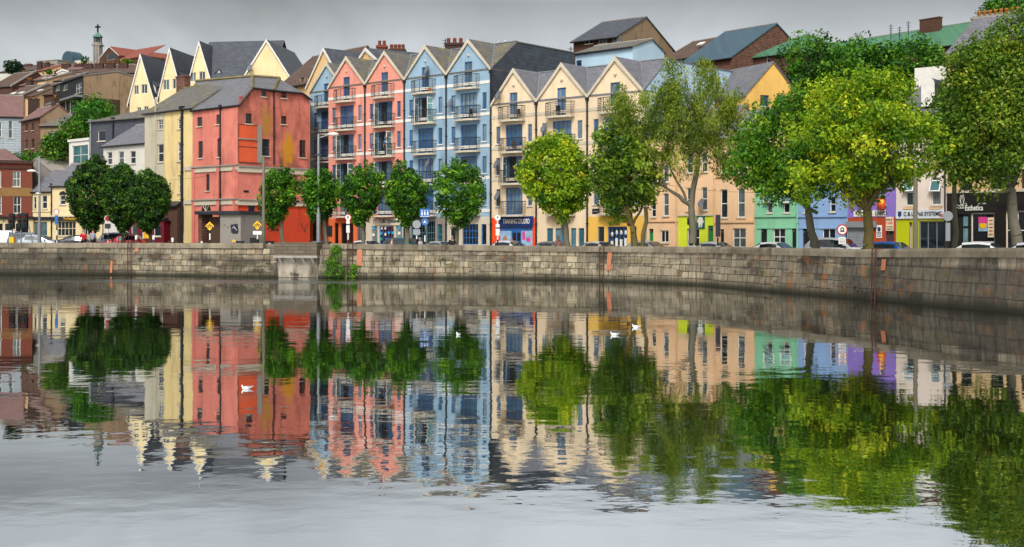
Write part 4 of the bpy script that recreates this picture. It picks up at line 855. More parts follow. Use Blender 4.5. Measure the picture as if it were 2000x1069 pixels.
# ------------------------------------------------------------------ butter and putty house
w_ = [(347, 232, 355, 252, 'sash6'), (347, 278, 356, 315, 'sash6'), (348, 342, 356, 378, 'sash6'), (308, 234, 319, 253, 'sash6'), (308, 282, 320, 317, 'sash'), (353, 404, 359, 455, 'none')]
t, f, W, ze, zr = bldg('tall_house', 'butter yellow and putty grey house joined to the coral corner house', 'building', 283, 121.0, 376, 115.6, 9, 222, 168, 'side', 'butter', 'slate_mossy', w_, z0=.8, chim=((358, 5, 149, 1.5, 0, 'rubble'),), ridge='ridgemoss')
q = f.rect((283, 224, 321, 490)); mb = MB(); holed(mb, [(q[0]+.01, .8), (q[2], .8), (q[2], ze-.05), (q[0]+.01, ze-.05)], [f.rect(h[:4]) for h in w_[3:5]], y=-.03, rev=.1); mb.obj('grey_front', M['putty'], t)
pipe(t, f.u(357), 1.2, ze, .14); pipe(t, f.u(305), 5, ze+1, .06, 'putty'); door(t, f, (353, 404, 359, 455), 'brownwood')
for (x, y) in ((315, 202), (369, 196)):
    u = f.u(x, 2.3); z = f.z(y, u, 2.3); m = MB(); m.box(-.35, .35, -.5, .5, 0, .1); o = m.obj('skylight', M['white'], t, (u, 2.6, z)); o.rotation_euler = (R(46), 0, 0); g = MB(); g.box(-.28, .28, -.42, .42, .1, .112); g.obj('pane', M['signgrey'], o)
for i in range(3): ledge(t, f, 361, 375.5, (325, 391, 325)[i], 'ledge', .4, .1) if i < 2 else None
# hut in front of the corner: concrete hut with graffiti
fH, WH = fr2(430, 104.5, 470, 103.5)
t = thing('concrete_hut', 'low concrete hut with graffiti in front of the coral corner house', 'hut', (fH.X, fH.Y, 0), fH.a)
zt = fH.z(419, 0); m = MB(); m.box(0, WH, 0, 3, 1.1, zt); m.obj('wall', M['conc'], t); m = MB(); m.box(-2.6, WH+.1, -.25, 3.1, zt+.003, zt+.28); m.obj('roof', M['iron'], t)
m = MB(); m.box(-2.5, -2.1, .1, 1.5, 1.1, zt); m.obj('stone_pier', M['rubble'], t); m = MB(); m.box(-1.75, -.1, .6, .68, 1.1, zt-.2); m.obj('door', M['brownwood'], t)
m = MB(); q = fH.rect((452, 437, 466, 457)); a, b, c, d = q
m.prism([(a, b+.1), (a+.2, b), (c-.1, b), (c, b+.2), (c-.1, d), (a-.1, d-.1)], -.012, -.004, 'y'); m.obj('graffiti', M['iron'], t)
def scribble(par, u, z, w, h, mat, n=10, y=-.02, seed=1, r=.025):
    rs = random.Random(seed); pts = []; 
    for i in range(n*4): a = i/4*2.3; pts.append((u+w*i/(n*4)+.12*h*math.sin(a*1.9), y, z+h*(.5+.45*math.sin(a)*rs.uniform(.6, 1))))
    m = MB(); m.tube(pts, r, n=4); return m.obj('graffiti', M[mat], par)
g = scribble(t, a+.12, b+.2, (c-a)*.6, (d-b)*.6, 'signgrey', 2, -.02, 3, .03); scribble(t, fH.u(436), fH.z(447, 0), .7, .4, 'iron', 3, -.006, 5, .015)
scribble(tc_, fR.u(482), fR.z(462, 1), .95, .7, 'yel', 4, .03, 8, .035); scribble(tc_, fR.u(520), fR.z(455, 2), .9, .5, 'iron', 4, .03, 9, .02); scribble(tc_, fR.u(587), fR.z(456, 4), .9, 1.1, 'iron', 4, .03, 11, .025)
# ================================================================== behind: cream gabled house
M['creamy'] = stucco('pale yellow render', 'f0daa8', .4, 'b39a66')
def gabled_house():
    D = 150; f = Fr(((255-CX)/FPX*D, D+6), R(-8)); t = thing('gabled_house', 'large pale yellow house with four steep slate gables behind the coral corner house', 'building', (f.X, f.Y, 0), f.a)
    W = f.u(590); mb = MB(); zb = 5; rf_h = None
    gs = [(253, 308, 268, 107, 180), (309, 356, 332, 95, 175), (362, 426, 379, 82, 160)]
    sp = [(253, 326, 269, 107, 210), (310, 372, 330, 95, 182), (366, 428, 379, 82, 170)]
    zt = f.z(212, 0); holes = []
    wins = [(262, 167, 271, 185), (276, 165, 288, 183), (318, 156, 331, 176), (337, 154, 349, 174), (371, 142, 383, 160), (389, 140, 401, 158), (268, 210, 276, 222), (281, 208, 290, 220)]
    prev = 0
    sh = 0
    for i, (x0, x1, xa, ya, ye) in enumerate([(253, 313, 269, 107, 190), (311, 368, 332, 95, 180), (366, 430, 379, 82, 168)]):
        u0, u1 = f.u(x0)+.02, f.u(x1)-.02; um = f.u(xa+ (0 if i else 3)); za = f.z(ya, um); ze = f.z(ye, u0)
        um = u0+(u1-u0)*.36; ze2 = za-(za-ze)*1.55
        hs_ = [f.rect(q) for q in wins if u0 < f.u((q[0]+q[2])/2) < u1]
        y0 = -.0
        holed(mb, [(u0, zb), (u1, zb), (u1, ze2), (um, za), (u0, ze)], hs_, y=y0)
        roof_gable(t, u0, u1, ze, za, y0, 9.0, 'slate_dark', verge='white', oh=.25, xm=um) if False else None
        k1 = (za-ze)/(um-u0); k2 = (za-ze2)/(u1-um); m = MB(); oh = .3; th = .14
        m.prism([(u0-oh, ze-oh*k1), (um, za), (um, za+th), (u0-oh, ze-oh*k1+th)], y0-.1, 9, 'y'); m.prism([(um, za), (u1, ze2), (u1, ze2+th), (um, za+th)], y0-.1, 9, 'y'); r_ = m.obj('gable_roof', M['slate_dark'], t)
        m = MB(); b = .3; m.prism([(u0-oh, ze-oh*k1-b), (um, za-b*1.4), (um, za+th+.02), (u0-oh, ze-oh*k1+th+.02)], y0-.17, y0-.102, 'y'); m.prism([(um, za-b*1.4), (u1, ze2-b), (u1, ze2+th+.02), (um, za+th+.02)], y0-.17, y0-.102, 'y'); m.obj('bargeboard', M['white'], r_)
        for q in hs_: win(t, q, 'two', sill=False)
        # small gabled dormer on the long slope
        du, dz = f.u(x0+ (52, 47, 70)[i], 2.5), 0; dz = f.z((172, 155, 150)[i], du, 2.5); m = MB(); m.prism([(du-.6, dz-1.2), (du+.6, dz-1.2), (du+.6, dz), (du, dz+.7), (du-.6, dz)], 1.0, 4, 'y'); dm = m.obj('dormer', M['white'], t)
        m = MB(); m.prism([(du-.8, dz-.2), (du, dz+.72), (du, dz+.85), (du-.8, dz-.06)], .8, 4.2, 'y'); m.prism([(du, dz+.72), (du+.8, dz-.2), (du+.8, dz-.06), (du, dz+.85)], .8, 4.2, 'y'); m.obj('dormer_roof', M['slate_dark'], dm)
        m = MB(); m.box(du-.4, du+.4, .96, 1.0, dz-1.1, dz-.1); m.obj('dormer_window', M['glass'], dm)
    mb.box(.1, W, .3, 9, zb, f.z(190, 0)); 
    ux, uy = f.u(430), f.u(585)
    mb.obj('wall', M['creamy'], t)
    # ridge block and the big right gable
    g0, g1 = f.u(459, -2), f.u(583, -2); um = f.u(520, -2); za = f.z(79, um, -2); ze = f.z(178, um, -2)
    mb = MB(); holed(mb, [(g0, zb), (g1, zb), (g1, ze), (um, za), (g0, ze)], [], y=-2); [mb.add([(x, -2, zb), (x, 9, zb), (x, 9, ze), (x, -2, ze)], [(0,1,2,3)]) for x in (g0, g1)]; mb.obj('wall', M['creamy'], t)
    roof_gable(t, g0, g1, ze, za, -2, 9, 'slate_dark', oh=.3, name='gable_roof')
    u3 = f.u(379); z3 = f.z(82, u3, 4); m = MB(); m.prism([(0.2, z3-5.5), (5, z3+.0), (5, z3+.14), (.2, z3-5.36)], u3, um, 'x'); m.prism([(5, z3), (9.5, z3-5), (9.5, z3-4.86), (5, z3+.14)], u3, um, 'x'); m.obj('roof', M['slate_dark'], t)
    m = MB(); m.bar((0, 0, 0), (0, 0, 1.0), .3); u = f.u(491, -2); dish(t, u, f.z(134, u, -2), .4, -2.4)
gabled_house()
# cream block with two gables behind the pink apartments
M['peachw'] = stucco('peach render', 'ecc38a', .12, 'a98a5c')
t, f, W, ze, zr = bldg('hill_house', 'long cream house with a dark tiled roof behind the salmon pink apartments', 'building', 545, 139, 650, 131, 9, -152, 103, 'side', 'peachw', 'tile_brown', [(586, 152, 595, 166, 'dark'), (601, 150, 608, 164, 'dark'), (575, 160, 580, 172, 'none')], z0=3, oh=.4, chim=())
def cross(t, f, x0, x1, y0, y1, d0, d1, ya, ye, wall, roofm, wins=()):
    u0, u1 = f.u(x0, d0), f.u(x1, d0); um = (u0+u1)/2; za, ze = f.z(ya, um, d0), f.z(ye, um, d0); mb = MB(); hs_ = [f.rect(q, d0) for q in wins]
    holed(mb, [(u0, 3), (u1, 3), (u1, ze), (um, za), (u0, ze)], hs_, y=d0); [mb.add([(x, d0, 3), (x, d1, 3), (x, d1, ze), (x, d0, ze)], [(0,1,2,3)]) for x in (u0, u1)]; mb.obj('wall', M[wall], t); roof_gable(t, u0, u1, ze, za, d0, d1, roofm, name='gable_roof')
cross(t, f, 600, 668, 0, 0, -1.2, 8, 96, 165, 'peachw', 'slate_dark')
t, f, W, ze, zr = bldg('hill_house', 'cream gable with a grey roof between the salmon pink roofs and the brick chimneys', 'building', 690, 128, 742, 123, 10, 135, 96, 'gable', 'peachw', 'slate_dark', (), z0=3)
# brick chimney stack and brick tops behind the ridge
for (x, y0, y1, D, wpx, pots, lab) in ((746, 90, 110, 131, 18, 2, 'red brick chimney stack with two tall pots behind the salmon pink ridge'), (776, 97, 112, 133, 30, 4, 'wide brick chimney stack right of the two pot one'), (888, 85, 98, 128, 36, 3, 'wide low brick chimney stack with plants, behind the sky blue ridge')):
    p = PX(x, y1, D); t = thing('chimney_stack', lab, 'chimney', (p.x, p.y, 4)); zt = ZY(y0, D)-4; m = MB(); wd = wpx*D/FPX; m.box(-wd/2, wd/2, -.5, .5, 0, zt-.25); m.box(-wd/2-.1, wd/2+.1, -.6, .6, zt-.25, zt); m.obj('stack', M['brick_dark' if pots > 2 else 'brick'], t)
    p_ = MB(); [p_.lathe([(.2, zt), (.16, zt+.5), (.19, zt+.55), (.19, zt+(.55 if pots == 2 else .3)), (0, zt+(.55 if pots == 2 else .3))], (wd*((i+.5)/pots-.5), 0, 0), 8) for i in range(pots)]; p_.obj('chimney_pot', M['brick'], t)
# ------------------------------------------------------------------ behind the sky blue and cream apartments
t, f, W, ze, zr = bldg('hill_house', 'small pale blue house under a mossy slate roof beside the dark slate wall', 'house', 1124, 117, 1236, 112.5, 5, 106, 86, 'side', 'skyend', 'slate_mossy', [(1125, 118, 1136, 130, 'blue1')], z0=4, yrd=3)
M['render_brown'] = stucco('weathered brown render', '9c8266', .9, '4a3a2c'); M['brickish'] = stucco('dark brick render', '5a3f33', .4, '2e211b')
t, f, W, ze, zr = bldg('hill_house', 'tall house with a weathered brown rendered gable and strip of white windows', 'house', 1120, 146.7, 1206, 143, 13, 81, 40, 'side', 'brickish', 'slate_dark', [(1142, 76, 1158, 86, 'two'), (1168, 72, 1186, 86, 'wh1'), (1196, 70, 1213, 86, 'two')], z0=8, side_m='render_brown', oh=.5)
t, f, W, ze, zr = bldg('hill_house', 'dark brown roofed house with two skylights between the weathered gable and the blue roof', 'house', 1288, 158, 1400, 150, 12, -104, 74, 'side', 'brickish', 'tile_brown', (), z0=8, side_m='brickish')
for x, y in ((1368, 86), (1375, 97)): u = f.u(x, 2.5); m = MB(); m.box(-.5, .5, -.4, .4, 0, .1); o = m.obj('skylight', M['white'], t, (u, 2.6, f.z(y, u, 2.5))); o.rotation_euler = (R(30), 0, 0)
t, f, W, ze, zr = bldg('stone_hall', 'long hall with a blue sheet roof and rubble stone gable', 'building', 1330, 146, 1430, 140, 16, -111, 56, 'side', 'rubble', 'blueroof', (), z0=8, oh=.4)
t, f, W, ze, zr = bldg('green_roofed_house', 'brown house with a bright green roof beside the stone hall', 'building', 1462, 143, 1600, 136, 10, -96, 66, 'hip', 'brickish', 'greenroof', [(1497, 106, 1504, 124, 'sash')], z0=8)
t, f, W, ze, zr = bldg('green_roofed_house', 'long brown building with a bright green roof seen above the trees', 'building', 1570, 170, 1890, 150, 12, -84, 64, 'side', 'brickish', 'greenroof', (), z0=8, chim=((1818, 5, 36, 2.9, 0, 'brickish'), (1868, 6, 58, .9, 2, 'brick_dark')))
M['sunny'] = stucco('sunny yellow render', 'efbe66', .3, 'b07f38')
t, f, W, ze, zr = bldg('yellow_gable_house', 'sunny yellow gabled house behind the apricot terrace', 'house', 1456, 99, 1562, 101.5, 10, 186, 123, 'gable', 'sunny', 'slate', [(1485, 186, 1502, 208, 'blue2'), (1518, 186, 1534, 208, 'blue2')], z0=2, verge=None)
# ================================================================== far hill on the left
def hh(label, x0, D0, x1, D1, dep, ye, yr, kind, wall, roof, wins=(), chim=(), name='hill_house', **k):
    zc_ = ZY(abs(ye), (D0+D1)/2); return bldg(name, label, 'house', x0, D0, x1, D1, dep, ye, yr, kind, wall, roof, wins, z0=zc_-k.pop('hgt', 7), group='houses on the hillside', chim=chim, **k)
M['lightw'] = stucco('whitewash', 'd9d4c8', .25, '8c877c'); M['rosew'] = stucco('rose wall', 'b4505a', .3, '6a3036')
hh('house with a long dark roof behind the spreading hilltop tree', 0, 335, 72, 330, 12, 142, 128, 'side', 'lightw', 'tile_brown', ((52, 144, 60, 148, 'pane'),), ((54, 5, 126, 3, 3), (20, 5, 128, 2, 2)))
hh('faded pink roofed cottage with a cream front', 66, 312, 92, 308, 11, 141, 127, 'side', 'sand', 'tile_red', ((82, 142, 87, 146, 'pane'),), ((78, 5, 122, 2, 3), (92, 5, 123, 2, 3)))
hh('brown roofed cottage right of the faded pink roof', 93, 318, 120, 314, 11, 140, 127, 'side', 'lightw', 'tile_brown', ())
hh('white gabled cottage below the blue barrel vault', 112, 268, 134, 266, 8, 142, 136, 'gable', 'lightw', 'tile_brown', ((118, 144, 121, 147, 'pane'), (125, 143, 128, 146, 'pane')))
for i, (x0, x1, ye, yr, w_, lab) in enumerate([(128, 157, 137, 128, 'sand', 'pink slated'), (153, 172, 143, 129, 'sand', 'cream fronted'), (172, 193, 143, 128, 'rosew', 'rose fronted'), (193, 215, 143, 127.5, 'render_brown', 'brown fronted'), (215, 240, 143, 127, 'rosew', 'red fronted'), (240, 262, 143, 127, 'brick_yellow', 'ochre end')]):
    hh(lab + ' terrace house in the row below the church', x0, 300-i*3, x1, 299.5-i*3, 10, ye, yr, 'side', w_, 'tile_pink' if i == 0 else 'tile_brown', ((x0+3, ye+2.5, x0+6.5, ye+6.5, 'pane'), (x0+11, ye+2.5, x0+14.5, ye+6.5, 'pane')), ((x0+1, 5, yr-3, 2.2, 3),), wlen=None)
for i, (x0, x1, ye, yr, lab) in enumerate([(-20, 20, 172, 143, 'leftmost of the dark roofs stepping down the hill'), (16, 55, 170, 149, 'brown roof with a fat chimney under the hilltop tree'), (58, 88, 160, 146, 'dark roof with pale parapet, under the faded pink roof'), (84, 121, 161, 146, 'dark roof second along with pale parapets'), (118, 150, 160, 147, 'dark roof behind the black dormer'), (-10, 30, 196, 168, 'grey brown roof over an apricot gable'), (28, 66, 191, 164, 'broad dark roof with two skylights'), (62, 104, 188, 162, 'broad dark roof next to the black dormer'), ]):
    D = 262 if i < 5 else 215
    t, f, W, ze, zr = hh(lab, x0, D+1.5, x1+4, D-1.5, 13, ye, yr, 'side', ('brickish', 'render_brown', 'sand', 'brickish')[i % 4], ('tile_brown', 'tile_pink', 'tile_brown')[i % 3] if i < 5 else 'tile_brown', (), ((x1-8, 6, yr-7, 1.5, 3, 'brick_dark'),) if i in (1, 3, 6) else ())
    if i in (4, 5, 6, 7, 2):
        for k in range(2): u = W*(.3+.35*k); m = MB(); m.box(-.5, .5, -.4, .4, 0, .12); o = m.obj('skylight', M['white'], t, (u, 2.5, ze+(zr-ze)*2.6/6.5+.1)); o.rotation_euler = (math.atan((zr-ze)/6.5), 0, 0)
    if i in (0, 2, 3, 5): m = MB(); m.prism([(-.3, ze-.2), (6.5, zr+.1), (6.5, zr+.5), (-.3, ze+.2)], W-.3, W+.1, 'x'); m.obj('parapet', M['conc'], t)
M['blackclad'] = plain('black cladding', '15171c', .5)
t, f, W, ze, zr = hh('black clad dormer house with a flat grey roof and brown gable', 103, 214, 163, 200, 11, 169, 151, 'side', 'blackclad', 'grey', ((110, 167, 117, 177, 'pane'), (124, 166, 132, 176, 'pane'), (148, 163, 160, 182, 'wh1')), side_m='render_brown', name='dormer_house')
m = MB(); m.box(f.u(105), f.u(163), -1.4, -.02, f.z(190, W), f.z(186, W)); m.obj('lower_roof', M['grey'], t); m = MB(); m.box(f.u(118), f.u(163), .05, 6, f.z(240, W), f.z(190.5, W)); m.obj('wall', M['brick_dark'], t)
for x in (130, 139): pipe(t, f.u(x), f.z(215, W), f.z(188, W), .1, 'white')
hh('white gabled house with a blue grey roof beside the steep yellow gable', 204, 242, 226, 238, 8, 165, 148, 'gable', 'white', 'slate', ())
hh('grey slated house with brick chimneys beside the steep yellow gable', 218, 236, 256, 230, 9, 166, 150, 'side', 'tile_red', 'tile_pink', (), ((232, 4, 146, 3, 0, 'brick'), (246, 4, 150, 3, 0, 'brick')))
hh('lower grey roof with red brick walls beside the steep yellow gable', 222, 215, 258, 210, 9, 181, 168, 'side', 'brick', 'slate', (), ((228, 2, 164, 3, 0, 'brick'),))
t, f, W, ze, zr = hh('pale boarded house with a wide grey roof at the left edge', -40, 168, 44, 170, 12, 226, 188, 'side', 'slate_light', 'tile_pink', ((17, 236, 24, 270, 'sash'), (-12, 238, 3, 268, 'sash')), ((66, 9, 193, 1.6, 2, 'brick_dark'),), hgt=9, name='boarded_house')
t, f, W, ze, zr = hh('narrow red brown rubble stone house with four slit windows', 41, 162, 79, 156, 4.4, 237, 210, 'side', 'rubble', 'tile_pink', ((50, 243, 54, 256, 'darkp'), (62, 241, 66, 255, 'darkp'), (50, 273, 55, 291, 'darkp'), (62, 272, 67, 290, 'darkp')), ((108, 2.2, 192, 1.0, 2, 'brick_dark'),), side_m='render_brown', hgt=10, name='stone_house')
hh('brown rendered annex with a white window beside the rubble stone house', 79, 156, 122, 155.5, 5, 246, 226, 'side', 'render_brown', 'slate_mossy', ((93, 258, 112, 280, 'two'),), hgt=6)
# church, tower, barrel vault
p = PX(191, 130, 500); s_ = 500/FPX
t = thing('church_tower', 'slender grey tower with a copper cap and a cross on the skyline', 'tower', (p.x, p.y, ZY(150, 500))); z = lambda y: ZY(y, 500)-ZY(150, 500)
m = MB(); m.prism([(9*s_*math.cos(a), 9*s_*math.sin(a)) for a in [2*math.pi*(i+.5)/8 for i in range(8)]], 0, z(84), 'z'); m.box(-9.6*s_, 9.6*s_, -9.6*s_, 9.6*s_, z(90), z(88)); [m.box(x*s_-.25, x*s_+.25, -9.4*s_, -8.6*s_, 0, z(86)) for x in (-5, 0, 5)]; m.obj('shaft', M['conc'], t)
m = MB(); [m.bar((7*s_*math.cos(a), 7*s_*math.sin(a), z(84)), (7*s_*math.cos(a), 7*s_*math.sin(a), z(74)), .25) for a in [2*math.pi*i/8 for i in range(8)]]; m.obj('belfry', M['iron'], t)
m = MB(); m.lathe([(0, z(84)), (5*s_, z(84)), (5*s_, z(74)), (10*s_, z(73.5)), (9.5*s_, z(71)), (4*s_, z(66)), (.8*s_, z(63)), (0, z(63))], n=8, smooth=False); m.obj('copper_cap', M['copper'], t)
m = MB(); m.sbar((0, 0, z(64)), (0, 0, z(48)), .5); m.sbar((-5*s_, 0, z(53)), (5*s_, 0, z(53)), .5); m.obj('cross', M['black'], t)
t, f, W, ze, zr = bldg('church', 'church with a russet roof and a dark gabled front beside the tower', 'church', 195, 470, 232, 462, 32, 114, 91, 'gable', 'brickish', 'tile_red', [(209, 105, 225, 117, 'pane')], z0=50)
t.name = 'church'; m = MB(); m.prism([(0, ze-2), (8, zr-1), (8, zr-.8), (0, ze-1.8)], W, W+18, 'x'); m.obj('nave_roof', M['tile_red'], t); m = MB(); m.box(W, W+18, .3, 8, 50, ze-2); m.obj('nave_wall', M['brickish'], t)
p = PX(131, 128, 520); t = thing('barrel_vault', 'blue grey barrel vaulted hall on the skyline', 'hall', (p.x, p.y, ZY(140, 520)), R(-35)); s_ = 520/FPX; hh_ = 40*s_; r_ = 3.7
arc = [(r_*math.cos(a), hh_-r_+r_*math.sin(a)) for a in [math.pi*i/14 for i in range(15)]]
m = MB(); m.prism([(r_, 0)] + arc[1:-1] + [(-r_, 0)], 0, 5.5, 'y'); m.obj('vault', M['blueroof'], t); m = MB(); m.box(-r_-8, -r_, 1, 9, 0, hh_*.55); m.obj('side_block', M['conc'], t); m = MB(); m.box(r_, r_+5, 1, 9, 0, hh_*.5); m.obj('side_block', M['lightw'], t)
hh('long pale grey block left of the barrel vault', 72, 500, 112, 495, 10, 121, 121, 'flat', 'conc', 'conc', ((80, 124, 84, 127, 'pane'),), hgt=14)
# ------------------------------------------------------------------ near left group
t, f, W, ze, zr = bldg('slate_hung_house', 'dark slate hung house with a hipped mossy roof behind the white cottage', 'house', 175, 141, 300, 135, 10, 238, 210, 'hip', 'slate_wall', 'slate_mossy', [(191, 255, 206, 276, 'pane')], z0=2)
pipe(t, .3, 2, ze, .12, 'grey'); pipe(t, f.u(222), 5, ze, .1)
t, f, W, ze, zr = bldg('white_cottage', 'white cottage with three tall windows and a steep slate roof', 'house', 202, 131, 283, 126, 8, 286, 243, 'side', 'lightw', 'slate', [(209, 297, 219, 322, 'sash'), (231, 296, 242, 322, 'sash'), (254, 295, 265, 320, 'sash')], z0=1)
t, f, W, ze, zr = bldg('glazed_annex', 'white framed glass annex box beside the slate hung house', 'annex', 135, 144, 174, 141, 5, 278, 278, 'flat', 'white', 'white', [(141, 284, 172, 322, 'wh1', False, 'teal')], z0=4)
M['pub'] = stucco('cream pub render', 'e6d0a2', .3, '8f7d58')
t, f, W, ze, zr = bldg('brick_corner_house', 'red brick shop building with white sash windows at the left edge', 'building', -60, 135, 63, 137.4, 10, 318, 318, 'flat', 'brick', 'tile_brown', [(25, 334, 40, 365, 'wh1'), (26, 383, 41, 417, 'wh1'), (-10, 334, 2, 366, 'wh1'), (-10, 383, 3, 418, 'wh1')], z0=1)
ledge(t, f, -60, 63, 366.5, 'brick_yellow', .95, .03, 'brick_band'); ledge(t, f, -60, 63.6, 313, 'brick_dark', .35, .3, 'cornice'); ledge(t, f, -60, 63, 326, 'brick_dark', .2, .12, 'cornice')
q = f.rect((-60, 427, 63, 478)); o, _q = patch(t, f, (-60, 427, 65, 472), 'pub', 'shopfront', -.2, .18); 
for (a, b) in ((-30, -10), (-5, 5), (10, 24), (31, 55)): qq = f.rect((a, 437, b, 462)); m = MB(); m.box(qq[0], qq[2], -.22, -.2, qq[1], qq[3]); m.obj('pane', M['shopglass'], o)
m = MB(); q = f.rect((-60, 423, 66, 428)); m.box(q[0], q[2], -.4, -.19, q[1], q[3]); m.obj('fascia', M['black'], t); text(t, 'J. J. N', f.u(5), f.z(435, 5), .35, 1.4, -.23, 'black')
m = MB(); i0, i1 = .5, W-.5; m.add([(i0-4, .8, ze), (i1+0, .8, ze), (i1, 9, ze), (i0, 9, ze), (f.u(-20), 5, f.z(292, 3, 5)), (f.u(12), 5, f.z(292, 5, 5))], [(0,1,5,4), (1,2,5), (2,3,4,5), (3,0,4)]); m.obj('hip_roof', M['tile_pink'], t)
t, f, W, ze, zr = bldg('cream_shop_house', 'small cream house with two tall windows between the brick building and the pub', 'house', 63.5, 137.5, 99, 137, 8, 374, 335, 'side', 'pub', 'slate', [(66, 385, 71, 408, 'sash'), (82, 382, 92, 408, 'sash'), (67, 434, 92, 460, 'grid')], z0=1)
ledge(t, f, 64, 99, 424, 'dark', .35, .2, 'fascia'); ledge(t, f, 64, 99, 412, 'pub', .12, .1)
t, f, W, ze, zr = bldg('pub', 'cream pub with an arched window and black fascia with gold lettering', 'pub', 99.5, 135, 200, 134, 9, 363, 322, 'side', 'pub', 'slate', [(117, 382, 128, 400, 'sash'), (112, 432, 148, 461, 'dark6' if False else 'pubw'), (160, 434, 186, 460, 'pubw')], z0=1) if 'pubw' in FRAMES else (FRAMES.update(pubw=('pub', 5, 2)) or bldg('pub', 'cream pub with an arched window and black fascia with gold lettering', 'pub', 99.5, 135, 200, 134, 9, 363, 322, 'side', 'pub', 'slate', [(117, 382, 128, 400, 'sash'), (112, 432, 148, 461, 'pubw'), (160, 434, 186, 460, 'pubw')], z0=1))
o, q = patch(t, f, (99.5, 423, 200, 431), 'black', 'fascia', -.25, .24); text(o, 'The Franciscan', f.u(126), q[1]+.08, .28, 1.6, -.27, 'yel'); ledge(t, f, 99.5, 200, 421, 'ledge', .15, .3, 'cornice'); pipe(t, .1, 1.2, ze, .06)
u = f.u(122.5); z = f.z(381, u); m = MB(); m.prism([(u+.42*math.cos(a), z+.42*math.sin(a)) for a in [math.pi*i/10 for i in range(11)]], -.03, -.004, 'y'); m.obj('arched_light', M['black'], t)
hh('sheds with mossy grey roofs and a white gutter behind the pub', 66, 152, 150, 148, 9, 338, 318, 'side', 'conc', 'slate_mossy', (), hgt=5, name='outbuilding')
hh('concrete gabled shed behind the brick building', 40, 146, 100, 142, 8, 338, 311, 'gable', 'conc', 'conc', (), hgt=5, name='outbuilding', verge=None)
# crimson shopfront behind the clipped trees
M['crimson'] = plain('crimson paint', '6e1020', .4)
t, f, W, ze, zr = bldg('crimson_shop', 'low crimson shopfront with an amber door under the clipped trees', 'shop', 250, 119.5, 320, 117, 4, 432, 432, 'flat', 'crimson', 'iron', [(256, 440, 268, 470, 'pane'), (300, 440, 314, 462, 'pane')], z0=1)
for r, mt in (((282, 446, 292, 466), 'yel'), ((279, 446, 281, 466), 'white')): patch(t, f, r, mt, 'panel')
t, f, W, ze, zr = bldg('brown_lean_to', 'dark brown boarded lean to between the crimson shop and the yellow house', 'shed', 318, 118, 346, 116.5, 3, 402, 384, 'side', 'brickish', 'iron', [(326, 432, 334, 470, 'none')], z0=1)
# ================================================================== trees and plants
def leaves(name, clumps, mat, parent, size=.2, per=60, seed=1, droop=0.0, flat=.35, loc=None):
    """clumps: list of (centre, radius, tint); leaf-sized bent quads over each clump's volume"""
    g = np.random.default_rng(seed); V, T = [], []
    for c, r, ti in clumps:
        n = max(6, int(per*(r if np.isscalar(r) else r[0])**2)); d = g.normal(size=(n, 3)); d /= np.linalg.norm(d, axis=1)[:, None]; rad = g.uniform(.35, 1.0, n)**.5
        rr = np.array([r, r, r*.8]) if np.isscalar(r) else np.array(r)
        p = np.array(c)+d*rad[:, None]*rr
        nrm = d*.7+g.normal(size=(n, 3))*.55+np.array([0, 0, flat]); nrm /= np.linalg.norm(nrm, axis=1)[:, None]
        a = np.cross(nrm, g.normal(size=(n, 3))); a /= np.linalg.norm(a, axis=1)[:, None]; b = np.cross(nrm, a)
        if droop: a = a*(1-droop)+np.array([0, 0, -1])*droop; a /= np.linalg.norm(a, axis=1)[:, None]
        s = size*g.uniform(.6, 1.3, n)[:, None]; w_ = s*(.62 if not droop else .4)
        q = np.stack([p-a*s*.5, p+b*w_*.5-a*s*.05, p+a*s*.55-nrm*s*.12, p-b*w_*.5-a*s*.05], 1); V.append(q.reshape(-1, 3))
        T.append(np.repeat(np.clip(ti+g.normal(size=n)*.09, 0, 1), 4))
    V = np.concatenate(V).astype('f'); T = np.concatenate(T).astype('f'); nf = len(V)//4
    me = bpy.data.meshes.new(name); me.vertices.add(len(V)); me.vertices.foreach_set('co', V.ravel()); me.loops.add(nf*4); me.loops.foreach_set('vertex_index', np.arange(nf*4, dtype='i'))
    me.polygons.add(nf); me.polygons.foreach_set('loop_start', np.arange(0, nf*4, 4, dtype='i')); me.polygons.foreach_set('loop_total', np.full(nf, 4, 'i')); me.update(calc_edges=True)
    at = me.attributes.new('tint', 'FLOAT', 'POINT'); at.data.foreach_set('value', T); me.materials.append(mat); return link(name, me, parent, loc)
L_DARK = leafmat('clipped leaves', ['122a08', '22470d', '3f6c12', '7a9c20'], .25)
L_LIME = leafmat('linden leaves', ['193a0a', '336410', '5f981a', 'a2ca2a'], .35)
L_YEL = leafmat('yellow green leaves', ['2d560a', '6a9410', 'a8c01e', 'e4da32'], .4)
L_MID = leafmat('maple leaves', ['1f440a', '437a12', '76a21c', 'b4c22c'], .35)
L_BIRCH = leafmat('birch leaves', ['364e10', '667e1c', '94a430', 'c2c248'], .35)
L_BACK = leafmat('background leaves', ['183c0a', '326812', '5a921a', '8cb42a'], .3)
L_OLIVE = leafmat('olive leaves', ['26440a', '507612', '809c26', 'b8bc38'], .35)
